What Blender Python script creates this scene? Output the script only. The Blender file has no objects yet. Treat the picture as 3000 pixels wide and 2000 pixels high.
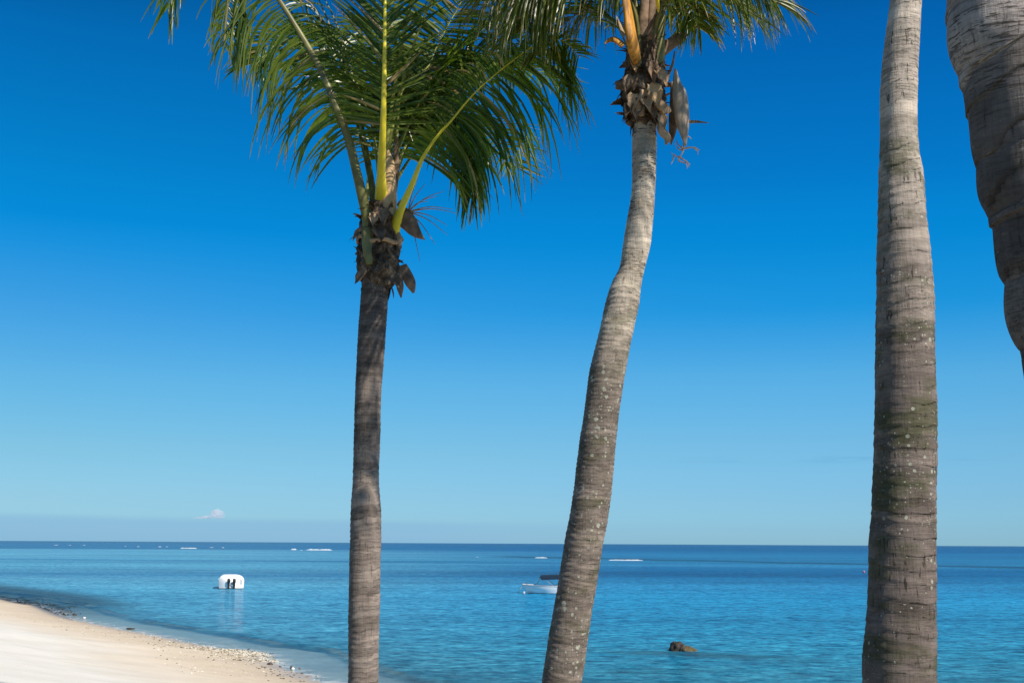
import bpy, math, random
import numpy as np
from mathutils import Vector, Matrix, noise

random.seed(7); np.random.seed(7)
sc = bpy.context.scene
COL = sc.collection
R = math.radians

# ------------------------------------------------------------------ camera
FPX = 3500.0; EYE = 4.5; PITCH = 9.585; ROLL = 0.306
cam_d = bpy.data.cameras.new('camera'); cam = bpy.data.objects.new('camera', cam_d); COL.objects.link(cam)
cam_d.sensor_width = 36.0; cam_d.lens = 36.0 * FPX / 3000.0
cam_d.clip_start = 0.05; cam_d.clip_end = 120000.0
RM = Matrix.Rotation(R(90 + PITCH), 4, 'X') @ Matrix.Rotation(R(ROLL), 4, 'Z')
cam.matrix_world = Matrix.Translation((0, 0, EYE)) @ RM
sc.camera = cam

def ray(px, py):
    return RM.to_3x3() @ Vector(((px - 1500) / FPX, (1000 - py) / FPX, -1.0))
def at(px, py, Y):
    d = ray(px, py); return Vector((0, 0, EYE)) + d * (Y / d.y)
def sea(px, py, z=0.0):
    d = ray(px, py); return Vector((0, 0, EYE)) + d * ((z - EYE) / d.z)

# ------------------------------------------------------------------ sun, sky, exposure
SUN_AZ = 133.0   # degrees clockwise from +Y (the view), so behind the camera and to the right
SUN_EL = 44.0
sdir = Vector((math.sin(R(SUN_AZ)) * math.cos(R(SUN_EL)), math.cos(R(SUN_AZ)) * math.cos(R(SUN_EL)), math.sin(R(SUN_EL))))
sun_d = bpy.data.lights.new('sun', 'SUN'); sun = bpy.data.objects.new('sun', sun_d); COL.objects.link(sun)
sun_d.energy = 5.0; sun_d.angle = R(0.5); sun_d.color = (1.0, 0.93, 0.82)
sun.rotation_euler = sdir.to_track_quat('Z', 'Y').to_euler(); sun.location = (20, -20, 30)

world = bpy.data.worlds.new('World'); sc.world = world; world.use_nodes = True
wt = world.node_tree; wt.nodes.clear()

class NT:
    """small helper for node trees"""
    def __init__(s, tree): s.t = tree
    def n(s, typ, **kw):
        nd = s.t.nodes.new(typ)
        ins = kw.pop('ins', {})
        for k, v in kw.items(): setattr(nd, k, v)
        for k, v in ins.items():
            if hasattr(v, 'is_output') or isinstance(v, bpy.types.NodeSocket): s.t.links.new(v, nd.inputs[k])
            else: nd.inputs[k].default_value = v
        return nd
    def math(s, op, a, b=None, c=None, clamp=False):
        nd = s.t.nodes.new('ShaderNodeMath'); nd.operation = op; nd.use_clamp = clamp
        for i, v in enumerate((a, b, c)):
            if v is None: continue
            if isinstance(v, bpy.types.NodeSocket): s.t.links.new(v, nd.inputs[i])
            else: nd.inputs[i].default_value = v
        return nd.outputs[0]
    def mapr(s, v, a, b, c=0.0, d=1.0, smooth=True):
        nd = s.t.nodes.new('ShaderNodeMapRange'); nd.interpolation_type = 'SMOOTHSTEP' if smooth else 'LINEAR'
        s.t.links.new(v, nd.inputs[0])
        for i, q in zip((1, 2, 3, 4), (a, b, c, d)): nd.inputs[i].default_value = q
        return nd.outputs[0]
    def mix(s, f, a, b, blend='MIX'):
        nd = s.t.nodes.new('ShaderNodeMix'); nd.data_type = 'RGBA'; nd.blend_type = blend; nd.clamp_factor = True
        for i, v in ((0, f), (6, a), (7, b)):
            if isinstance(v, bpy.types.NodeSocket): s.t.links.new(v, nd.inputs[i])
            elif i == 0: nd.inputs[0].default_value = v
            else: nd.inputs[i].default_value = (*v[:3], 1)
        return nd.outputs[2]
    def ramp(s, v, stops, interp='LINEAR'):
        nd = s.t.nodes.new('ShaderNodeValToRGB'); cr = nd.color_ramp; cr.interpolation = interp
        while len(cr.elements) > 1: cr.elements.remove(cr.elements[-1])
        for i, (p, c) in enumerate(stops):
            e = cr.elements[0] if i == 0 else cr.elements.new(p)
            e.position = p; e.color = (*c[:3], 1)
        s.t.links.new(v, nd.inputs[0]); return nd.outputs[0]
    def noise(s, vec, scale, detail=4, rough=0.55, dist=0.0):
        nd = s.t.nodes.new('ShaderNodeTexNoise')
        if vec is not None: s.t.links.new(vec, nd.inputs['Vector'])
        nd.inputs['Scale'].default_value = scale; nd.inputs['Detail'].default_value = detail
        nd.inputs['Roughness'].default_value = rough; nd.inputs['Distortion'].default_value = dist
        return nd.outputs[0]
    def scale(s, vec, sc3, loc=(0, 0, 0)):
        nd = s.t.nodes.new('ShaderNodeMapping'); s.t.links.new(vec, nd.inputs[0])
        nd.inputs[3].default_value = sc3; nd.inputs[1].default_value = loc; return nd.outputs[0]

def lin(r, g, b):
    f = lambda c: (c / 255 / 12.92) if c <= 10.3 else ((c / 255 + 0.055) / 1.055) ** 2.4
    return (f(r), f(g), f(b))

w = NT(wt)
skyn = w.n('ShaderNodeTexSky'); skyn.sky_type = 'NISHITA'; skyn.sun_disc = False
skyn.sun_elevation = R(SUN_EL); skyn.sun_rotation = R(SUN_AZ); skyn.altitude = 0
skyn.air_density = 1.0; skyn.dust_density = 0.3; skyn.ozone_density = 1.5
SKY_STR = 0.10
tc = w.n('ShaderNodeTexCoord'); sep = w.n('ShaderNodeSeparateXYZ', ins={0: tc.outputs['Generated']})
X_, Y_, Z_ = sep.outputs
# clear, polarised tropical air: tint of the sky with height above the horizon
# (z = sin(elevation); position on the ramp = z, 0 .. 1)
TINT = [(0.0, (1, 1, 1)), (1.0, (1, 1, 1))]
# image row, clear-sky radiance without the tint (sRGB), wanted (sRGB); left and right side of the view
SKY_L = [(60, (107, 135, 171), (0, 107, 181)), (300, (116, 145, 181), (0, 120, 194)), (500, (125, 156, 191), (0, 133, 207)), (620, (132, 164, 198), (6, 140, 217)),
         (700, (137, 169, 203), (26, 146, 222)), (900, (153, 185, 215), (66, 161, 227)), (1100, (175, 205, 225), (100, 182, 229)), (1300, (204, 227, 229), (131, 196, 227)),
         (1450, (229, 237, 217), (150, 203, 227)), (1490, (234, 237, 210), (152, 205, 226)), (1580, (238, 236, 204), (148, 200, 224))]
SKY_R = [(60, (100, 126, 161), (0, 98, 175)), (300, (107, 134, 168), (0, 111, 189)), (500, (115, 143, 176), (0, 122, 201)), (620, (120, 148, 181), (0, 132, 211)),
         (700, (124, 153, 185), (2, 137, 214)), (900, (137, 167, 195), (30, 151, 223)), (1100, (156, 184, 204), (88, 175, 228)), (1300, (181, 204, 208), (118, 188, 228)),
         (1450, (205, 215, 198), (134, 194, 226)), (1540, (205, 207, 187), (136, 191, 223)), (1600, (198, 199, 183), (136, 188, 220))]
def tints(rows_, px_):
    T_ = []
    for yy, a_, b_ in rows_:
        zz = max(0.0, ray(px_, yy).normalized().z); A_, B_ = lin(*a_), lin(*b_)
        T_.append((zz, tuple(max(0.004, q / p * 0.5) for p, q in zip(A_, B_))))
    return sorted(T_) + [(0.47, (0.004, .18, .34)), (0.62, (.05, .17, .27)), (0.8, (.10, .17, .24)), (1.0, (.12, .17, .22))]
az = w.math('ARCTAN2', X_, Y_)
tint = w.mix(w.mapr(az, -0.38, 0.25, 0, 1, False), w.ramp(Z_, tints(SKY_L, 100)), w.ramp(Z_, tints(SKY_R, 2400)))
tint2 = w.n('ShaderNodeVectorMath', operation='SCALE', ins={0: tint, 3: 2.0}).outputs[0]
skyc = w.mix(1.0, skyn.outputs[0], tint2, 'MULTIPLY')
# low hazy bank along the horizon, denser to the left
wob = w.noise(w.scale(tc.outputs['Generated'], (6, 6, 40)), 1.0, 3)
edge = w.math('ADD', Z_, w.math('MULTIPLY', w.math('SUBTRACT', wob, 0.5), 0.004))
edge = w.math('ADD', edge, w.math('MULTIPLY', az, 0.008))
bank = w.mapr(edge, 0.0130, 0.0195, 1.0, 0.0)
bank = w.math('MULTIPLY', bank, w.mapr(az, -0.12, 0.16, 1.0, 0.25))
BANKC = tuple(c / SKY_STR for c in lin(138, 186, 220))
skyc = w.mix(w.math('MULTIPLY', bank, 0.7), skyc, BANKC)
# faint far streak clouds to the right
sv = w.scale(tc.outputs['Generated'], (18, 18, 260))
st = w.mapr(w.noise(sv, 1.0, 4), 0.46, 0.66)
st = w.math('MULTIPLY', st, w.math('MULTIPLY', w.mapr(Z_, 0.0635, 0.068), w.mapr(Z_, 0.069, 0.0735, 1, 0)))
st = w.math('MULTIPLY', st, w.math('MULTIPLY', w.mapr(az, 0.12, 0.2), w.mapr(az, 0.34, 0.42, 1, 0)))
skyc = w.mix(w.math('MULTIPLY', st, 0.35), skyc, tuple(c / SKY_STR for c in lin(98, 160, 205)))
bg = w.n('ShaderNodeBackground', ins={0: skyc, 1: SKY_STR})
wo = w.n('ShaderNodeOutputWorld', ins={0: bg.outputs[0]})

sc.view_settings.view_transform = 'Standard'; sc.view_settings.look = 'None'
sc.view_settings.gamma = 1.0; sc.view_settings.exposure = 0.0; sc.view_settings.use_curve_mapping = False
sc.render.engine = 'CYCLES'
sc.cycles.max_bounces = 8; sc.cycles.transparent_max_bounces = 12; sc.cycles.volume_bounces = 8
sc.cycles.use_denoising = True
sc.cycles.volume_max_steps = 256

# ------------------------------------------------------------------ mesh helpers
class MB:
    def __init__(s): s.v = []; s.f = []; s.at = {}
    def quad(s, *pts):
        b = len(s.v); s.v.extend(tuple(p) for p in pts); s.f.append(tuple(range(b, b + len(pts))))
    def grid(s, rows, closed=False):
        """rows: list of equal-length lists of points"""
        b = len(s.v); m = len(rows[0])
        for r in rows: s.v.extend(tuple(p) for p in r)
        for i in range(len(rows) - 1):
            for j in range(m if closed else m - 1):
                k = (j + 1) % m
                s.f.append((b + i * m + j, b + i * m + k, b + (i + 1) * m + k, b + (i + 1) * m + j))
        return b
    def tube(s, pts, rad, n=8, cap=True, flat=1.0, nrm=None, fn=None):
        pts = [Vector(p) for p in pts]; rows = []
        ref = Vector(nrm) if nrm is not None else Vector((0.13, -1, 0.07))
        for i, p in enumerate(pts):
            t = (pts[min(i + 1, len(pts) - 1)] - pts[max(i - 1, 0)]).normalized()
            a = ref - t * ref.dot(t)
            if a.length < 1e-4: a = Vector((1, 0, 0)) - t * t.x
            a.normalize(); c = t.cross(a); ref = a if nrm is None else ref
            r = rad[i] if hasattr(rad, '__len__') else rad
            row = []
            for j in range(n):
                th = 2 * math.pi * j / n; k = fn(i, th) if fn else 1.0
                row.append(p + c * (math.cos(th) * r * k) + a * (math.sin(th) * r * flat * k))
            rows.append(row)
        b = s.grid(rows, True)
        if cap:
            s.f.append(tuple(b + j for j in range(n))[::-1]); e = b + (len(rows) - 1) * n
            s.f.append(tuple(e + j for j in range(n)))
    def box(s, c, d, rot=None):
        c = Vector(c); M = rot or Matrix.Identity(3); b = len(s.v)
        for x in (-1, 1):
            for y in (-1, 1):
                for z in (-1, 1):
                    s.v.append(tuple(c + M @ Vector((x * d[0] / 2, y * d[1] / 2, z * d[2] / 2))))
        for f in ((0, 1, 3, 2), (4, 6, 7, 5), (0, 4, 5, 1), (2, 3, 7, 6), (0, 2, 6, 4), (1, 5, 7, 3)):
            s.f.append(tuple(b + i for i in f))
    def build(s, name, mat, parent=None, smooth=True, loc=None):
        me = bpy.data.meshes.new(name)
        vs = s.v
        org = Vector((0, 0, 0))
        if parent is not None:
            org = abs_loc(parent)
        if loc is not None: org = Vector(loc)
        arr = np.array(vs, dtype=np.float64) - np.array(org)
        me.from_pydata(arr.tolist(), [], s.f)
        if smooth: me.polygons.foreach_set('use_smooth', [True] * len(me.polygons))
        for k, vals in s.at.items():
            a = me.attributes.new(k, 'FLOAT', 'POINT'); a.data.foreach_set('value', np.asarray(vals, dtype=np.float32))
        me.materials.append(mat); me.update()
        if len(vs) < 9000:
            import bmesh
            bm = bmesh.new(); bm.from_mesh(me); bmesh.ops.recalc_face_normals(bm, faces=bm.faces[:]); bm.to_mesh(me); bm.free()
        o = bpy.data.objects.new(name, me); COL.objects.link(o)
        if parent is not None: o.parent = parent
        elif loc is not None: o.location = loc
        return o

def abs_loc(o):
    l = Vector(o.location)
    while o.parent is not None: o = o.parent; l = l + Vector(o.location)
    return l
def empty(name, loc):
    o = bpy.data.objects.new(name, None); COL.objects.link(o); o.location = loc; o.empty_display_size = 0.2; return o
def tag(o, label=None, cat=None, group=None, kind=None):
    if label: o['label'] = label
    if cat: o['category'] = cat
    if group: o['group'] = group
    if kind: o['kind'] = kind
    return o
def spline(P, n):
    """Catmull-Rom through rows of P, resampled to n rows evenly by arc length"""
    P = np.array([list(p) for p in P], float)
    Q = np.vstack([2 * P[0] - P[1], P, 2 * P[-1] - P[-2]]); out = []
    for i in range(1, len(Q) - 2):
        p0, p1, p2, p3 = Q[i - 1], Q[i], Q[i + 1], Q[i + 2]
        for t in np.linspace(0, 1, 24, endpoint=False):
            out.append(0.5 * ((2 * p1) + (-p0 + p2) * t + (2 * p0 - 5 * p1 + 4 * p2 - p3) * t ** 2 + (-p0 + 3 * p1 - 3 * p2 + p3) * t ** 3))
    out.append(P[-1]); out = np.array(out)
    d = np.concatenate([[0], np.cumsum(np.linalg.norm(np.diff(out[:, :3], axis=0), axis=1))])
    u = np.linspace(0, d[-1], n)
    return np.stack([np.interp(u, d, out[:, k]) for k in range(out.shape[1])], 1), d[-1]

# ------------------------------------------------------------------ materials
def new_mat(name):
    m = bpy.data.materials.new(name); m.use_nodes = True; m.node_tree.nodes.clear(); return m, NT(m.node_tree)
def finish(t, shader, disp=None):
    o = t.n('ShaderNodeOutputMaterial', ins={0: shader})
def principled(t, col, rough=0.6, bump=None, bstr=0.3, bdist=0.01, **kw):
    p = t.n('ShaderNodeBsdfPrincipled')
    for k, v in (('Base Color', col), ('Roughness', rough), *kw.items()):
        if isinstance(v, bpy.types.NodeSocket): t.t.links.new(v, p.inputs[k])
        elif k == 'Base Color': p.inputs[k].default_value = (*v[:3], 1)
        else: p.inputs[k].default_value = v
    if bump is not None:
        b = t.n('ShaderNodeBump', ins={'Strength': bstr, 'Distance': bdist, 'Height': bump})
        t.t.links.new(b.outputs[0], p.inputs['Normal'])
    return p
def simple(name, col, rough=0.5, nscale=8, var=0.25, bstr=0.2, bdist=0.005, stretch=(1, 1, 1), **kw):
    m, t = new_mat(name); tc = t.n('ShaderNodeTexCoord')
    v = t.scale(tc.outputs['Object'], stretch); nz = t.noise(v, nscale, 5, 0.6)
    f = t.mapr(nz, 0.3, 0.7, 1 - var, 1 + var)
    mul = t.n('ShaderNodeVectorMath', operation='SCALE', ins={0: col}); t.t.links.new(f, mul.inputs['Scale'])
    p = principled(t, mul.outputs[0], rough, nz, bstr, bdist, **kw); finish(t, p.outputs[0]); return m

def bark(name, low, high, h0, h1, moss=0.5, lichen=0.5, dashes=0.5, seed=0.0, crease=0.5, lsize=1.0, finec=1.0, ringc=1.0, cracks=.5):
    """ring scarred palm bark; low / high: colours at world heights h0 / h1"""
    m, t = new_mat(name); tc = t.n('ShaderNodeTexCoord'); ob = t.n('ShaderNodeMapping', ins={0: tc.outputs['Object'], 1: (seed, seed * 2, seed * 3)}).outputs[0]
    A = lambda k: t.n('ShaderNodeAttribute', attribute_name=k).outputs['Fac']
    ph, rid, hg = A('phase'), A('rid'), A('hgt')
    base = t.mix(t.mapr(t.math('ADD', hg, t.math('MULTIPLY', t.math('SUBTRACT', t.noise(ob, 1.6, 3), 0.5), 1.5)), h0, h1), low, high)
    # tone of each ring, big patches, vertical fibre
    base = t.mix(ringc, base, t.ramp(rid, [(0, (.55, .54, .53)), (0.5, (1, 1, 1)), (0.85, (1.25, 1.24, 1.22)), (1, (1.7, 1.68, 1.62))]), 'MULTIPLY')
    big = t.noise(t.scale(ob, (3, 3, 5)), 1.5, 6, 0.65)
    base = t.mix(1.0, base, t.ramp(big, [(0.3, (.62, .60, .58)), (0.5, (1, 1, 1)), (0.72, (1.3, 1.28, 1.25))]), 'MULTIPLY')
    fib = t.noise(t.scale(ob, (70, 70, 7)), 1.0, 4, 0.6)
    base = t.mix(1.0, base, t.ramp(fib, [(0.3, (.84, .83, .82)), (0.5, (1, 1, 1)), (0.75, (1.1, 1.1, 1.1))]), 'MULTIPLY')
    fine = t.noise(t.scale(ob, (7, 7, 75)), 1.0, 5, 0.7, 0.8)
    base = t.mix(finec, base, t.ramp(fine, [(0.34, (.66, .64, .62)), (0.48, (1, 1, 1)), (0.66, (1.16, 1.15, 1.13))]), 'MULTIPLY')
    # crease below each leaf scar
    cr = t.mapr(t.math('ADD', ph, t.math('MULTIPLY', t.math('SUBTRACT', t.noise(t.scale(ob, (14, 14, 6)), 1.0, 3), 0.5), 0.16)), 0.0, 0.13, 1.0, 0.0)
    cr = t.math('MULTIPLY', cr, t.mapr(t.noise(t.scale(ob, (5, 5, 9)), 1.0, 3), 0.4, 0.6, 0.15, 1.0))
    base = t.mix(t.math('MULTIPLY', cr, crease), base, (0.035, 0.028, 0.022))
    ck = t.noise(t.scale(ob, (55, 55, 9)), 1.0, 3, 0.6); ckm = t.math('MULTIPLY', t.mapr(ck, 0.60, 0.64), t.mapr(t.noise(t.scale(ob, (4, 4, 12)), 1.0, 3), .42, .56))
    base = t.mix(t.math('MULTIPLY', ckm, cracks), base, (0.04, 0.032, 0.027))
    pl = t.noise(t.scale(ob, (12, 12, 60)), 1.0, 4, 0.7); plm = t.math('MULTIPLY', t.mapr(pl, 0.60, 0.66), t.mapr(big, .46, .6))
    base = t.mix(t.math('MULTIPLY', plm, .55), base, (0.42, 0.37, 0.32))
    # dark horizontal dashes and pocks
    dn = t.noise(t.scale(ob, (11, 11, 95)), 1.0, 5, 0.62, 0.15)
    dm = t.math('MULTIPLY', t.mapr(dn, 0.55, 0.575), t.mapr(t.noise(t.scale(ob, (2.5, 2.5, 3.2)), 1.0, 3), 0.42, 0.55))
    dashes_ = dashes; dashes = t.mapr(hg, h0 + .25 * (h1 - h0), h1, .2 * dashes, dashes)
    base = t.mix(t.math('MULTIPLY', dm, dashes), base, (0.04, 0.034, 0.026))
    dn2 = t.noise(t.scale(ob, (26, 26, 45)), 1.0, 2, 0.5)
    dm2 = t.math('MULTIPLY', t.mapr(dn2, 0.66, 0.70), t.mapr(t.noise(ob, 2.1, 2), 0.5, 0.6))
    base = t.mix(t.math('MULTIPLY', dm2, dashes), base, (0.03, 0.025, 0.02))
    # moss film, stronger low down and in bands
    mz = t.noise(t.scale(ob, (3.2, 3.2, 6.5)), 1.0, 5, 0.65)
    mm = t.math('MULTIPLY', t.mapr(mz, 0.47, 0.66), t.mapr(hg, h0 + 0.6 * (h1 - h0), h1, 1.0, 0.15))
    base = t.mix(t.math('MULTIPLY', mm, moss), base, (0.085, 0.088, 0.04))
    # lichen spots
    for sc_, thr, den in ((15.0, 0.30, 0.86), (34.0, 0.34, 0.84)):
        wv = t.n('ShaderNodeTexNoise', ins={'Vector': ob, 'Scale': 40.0}); wv2 = t.n('ShaderNodeVectorMath', operation='MULTIPLY_ADD', ins={0: wv.outputs['Color'], 1: (.022 * lsize,) * 3, 2: ob})
        vo = t.n('ShaderNodeTexVoronoi', ins={'Vector': wv2.outputs[0], 'Scale': sc_ / lsize})
        rnd = t.n('ShaderNodeSeparateColor', ins={0: vo.outputs['Color']})
        spot = t.math('LESS_THAN', t.math('ADD', vo.outputs['Distance'], t.math('MULTIPLY', t.noise(ob, 90, 2), 0.12)), t.math('MULTIPLY', rnd.outputs[1], thr + 0.12))
        keep = t.math('GREATER_THAN', t.math('ADD', rnd.outputs[0], t.math('MULTIPLY', t.math('SUBTRACT', t.noise(t.scale(ob, (2, 2, 2.6)), 1.0, 2), 0.5), 1.6)), 0.98 - 0.38 * lichen)
        lm = t.math('MULTIPLY', t.math('MULTIPLY', spot, keep), t.mapr(hg, h0 + 0.35 * (h1 - h0), h1, 1.0, 0.0))
        base = t.mix(t.math('MULTIPLY', lm, 0.85 if lichen > 0 else 0.0), base, (0.46, 0.47, 0.37))
    hb = t.math('ADD', t.math('MULTIPLY', fib, 0.6), t.math('MULTIPLY', fine, 0.6))
    hb = t.math('ADD', hb, t.math('MULTIPLY', big, 0.8)); hb = t.math('SUBTRACT', hb, t.math('MULTIPLY', cr, 1.0)); hb = t.math('SUBTRACT', hb, t.math('MULTIPLY', dm, 0.5))
    p = principled(t, base, 0.88, hb, 0.8, 0.008, **{'Specular IOR Level': 0.15}); finish(t, p.outputs[0]); return m

def leaf_mat(name, c0, c1, rough=0.34, trans=0.42, tipc=(0.30, 0.22, 0.06)):
    m, t = new_mat(name); tc = t.n('ShaderNodeTexCoord')
    rnd = t.n('ShaderNodeAttribute', attribute_name='rnd').outputs['Fac']
    tip = t.n('ShaderNodeAttribute', attribute_name='along').outputs['Fac']
    c = t.mix(rnd, c0, c1)
    c = t.mix(t.math('MULTIPLY', t.mapr(tip, 0.75, 1.0), t.mapr(rnd, 0.25, 0.8)), c, tipc)
    c = t.mix(t.mapr(rnd, 0.955, 0.96), c, (0.42, 0.30, 0.16))
    nz = t.noise(tc.outputs['Object'], 3.0, 3)
    c = t.mix(1.0, c, t.ramp(nz, [(0.3, (.75, .8, .8)), (0.7, (1.25, 1.2, 1.1))]), 'MULTIPLY')
    p = principled(t, c, rough, **{'Specular IOR Level': 0.6})
    tr = t.n('ShaderNodeBsdfTranslucent', ins={0: t.mix(1.0, c, (1.4, 1.7, 0.6), 'MULTIPLY')})
    mx = t.n('ShaderNodeMixShader', ins={0: trans, 1: p.outputs[0], 2: tr.outputs[0]}); finish(t, mx.outputs[0]); return m

M = {}
M['leaf'] = leaf_mat('palm_leaf_green', (0.042, 0.095, 0.012), (0.20, 0.25, 0.035))
M['leaf_olive'] = leaf_mat('palm_leaf_olive', (0.05, 0.085, 0.018), (0.20, 0.21, 0.04), tipc=(0.4, 0.3, 0.2))
M['yellow'] = simple('yellow_leaf_stalk', (0.90, 0.73, 0.05), 0.38, 6, 0.12, 0.1)
M['olive'] = simple('olive_leaf_stalk', (0.17, 0.16, 0.045), 0.42, 9, 0.35, 0.1)
M['greenstalk'] = simple('green_leaf_stalk', (0.32, 0.34, 0.08), 0.4, 9, 0.25, 0.1)
M['orange'] = simple('orange_leaf_base', (0.50, 0.22, 0.025), 0.6, 5, 0.55, 0.5, 0.01, (6, 6, 1))
M['sheath'] = simple('tan_leaf_sheath', (0.58, 0.38, 0.20), 0.75, 14, 0.15, 0.3)
M['fibre'] = None
M['spathe'] = simple('grey_dry_spathe', (0.38, 0.29, 0.21), 0.75, 7, 0.25, 0.4, 0.008, (8, 8, 1))
M['brown'] = simple('brown_dead_leaf_base', (0.21, 0.135, 0.085), 0.85, 12, 0.5, 0.6, 0.01)
M['tan'] = simple('tan_dry_flap', (0.46, 0.30, 0.175), 0.8, 12, 0.35, 0.5, 0.01)
M['straw'] = simple('dry_straw', (0.45, 0.30, 0.18), 0.7, 12, 0.3, 0.2)

def fibre_mat():
    m, t = new_mat('burlap_fibre'); tc = t.n('ShaderNodeTexCoord'); ob = tc.outputs['Object']
    a = t.noise(t.scale(ob, (9, 9, 9)), 1.0, 6, 0.7); b = t.noise(t.scale(ob, (60, 60, 25)), 1.0, 4, 0.6)
    c = t.ramp(a, [(0.33, (.03, .022, .017)), (0.48, (.10, .072, .052)), (0.57, (.20, .145, .105)), (0.66, (.42, .31, .21))])
    c = t.mix(1.0, c, t.ramp(b, [(0.3, (.6, .6, .6)), (0.7, (1.35, 1.3, 1.25))]), 'MULTIPLY')
    p = principled(t, c, 0.92, t.math('ADD', a, b), 1.0, 0.02, **{'Specular IOR Level': 0.1}); finish(t, p.outputs[0]); return m
M['fibre'] = fibre_mat()

# ------------------------------------------------------------------ shore geometry
SHORE_PX = [(0, 1753), (56, 1766), (112, 1774), (179, 1803), (223, 1818), (312, 1835), (400, 1851), (453, 1862), (558, 1885), (624, 1899),
            (690, 1904), (756, 1914), (782, 1935), (822, 1957), (874, 1976), (940, 2000)]
sh = [sea(*p) for p in SHORE_PX]
shp = [(-900, 700), (-200, 280), (-72, 138)] + [(p.x, p.y) for p in sh] + [(-1.5, 33.0), (6, 27.0), (16, 22.5), (34, 18), (80, 8), (300, -60)]
shp = np.array(shp)
def sdist(x, y):
    """signed distance to the water's edge, positive on land"""
    best = np.full(x.shape, 1e9); sg = np.ones(x.shape)
    for (ax, ay), (bx, by) in zip(shp[:-1], shp[1:]):
        dx, dy = bx - ax, by - ay; L = dx * dx + dy * dy
        t = np.clip(((x - ax) * dx + (y - ay) * dy) / L, 0, 1)
        qx, qy = x - ax - t * dx, y - ay - t * dy; d = np.hypot(qx, qy)
        cr = dx * (y - ay) - dy * (x - ax)
        m = d < best; best = np.where(m, d, best); sg = np.where(m, np.where(cr < 0, 1, -1), sg)
    return best * sg
def ground_z(s):
    return np.interp(s, [-400, -60, -25, -8, -4.2, -2.8, 0, 3, 8, 17, 30, 60, 400], [-4.2, -3.2, -1.9, -0.85, -0.38, -0.07, 0, 0.28, 0.95, 2.75, 2.9, 3.1, 3.4])
def weedf(x, y, s):
    a = np.clip((-x - 23) / 8, 0, 1); b = np.clip((-s - 0.0) / 0.5, 0, 1) * np.clip((10.5 + s - 0.12 * np.clip(x + 40, 0, 40)) / 4.0, 0, 1)
    return a * b
def axis(lo, hi, d0, d1, step):
    c = list(np.arange(d0, d1 + 1e-6, step)); v = d0; g = step
    left = []
    while v > lo: g *= 1.22; v -= g; left.append(max(v, lo))
    v = d1; g = step
    right = []
    while v < hi: g *= 1.22; v += g; right.append(min(v, hi))
    return np.array(left[::-1] + c + right)
def sheet(name, mat, zf, xs, ys, attrs):
    Xg, Yg = np.meshgrid(xs, ys); s = sdist(Xg, Yg); Zg = zf(Xg, Yg, s)
    n, m = len(xs), len(ys); me = bpy.data.meshes.new(name)
    V = np.stack([Xg.ravel(), Yg.ravel(), Zg.ravel()], 1)
    idx = np.arange(n * m).reshape(m, n)
    F = np.stack([idx[:-1, :-1].ravel(), idx[:-1, 1:].ravel(), idx[1:, 1:].ravel(), idx[1:, :-1].ravel()], 1)
    me.from_pydata(V.tolist(), [], F.tolist()); me.polygons.foreach_set('use_smooth', [True] * len(me.polygons))
    for k, fn in attrs.items():
        a = me.attributes.new(k, 'FLOAT', 'POINT'); a.data.foreach_set('value', fn(Xg, Yg, s, Zg).ravel().astype(np.float32))
    me.materials.append(mat); o = bpy.data.objects.new(name, me); COL.objects.link(o); return o

def n2(x, y, f, seed=0.0):
    """cheap smooth pseudo noise, -1..1"""
    return (np.sin(x * f * 1.0 + 1.3 + seed) * np.cos(y * f * 1.17 - 0.7 + seed * 2) + 0.5 * np.sin(x * f * 2.3 - y * f * 1.9 + seed * 3) + 0.3 * np.sin(x * f * 4.1 + y * f * 3.7)) / 1.8

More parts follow.
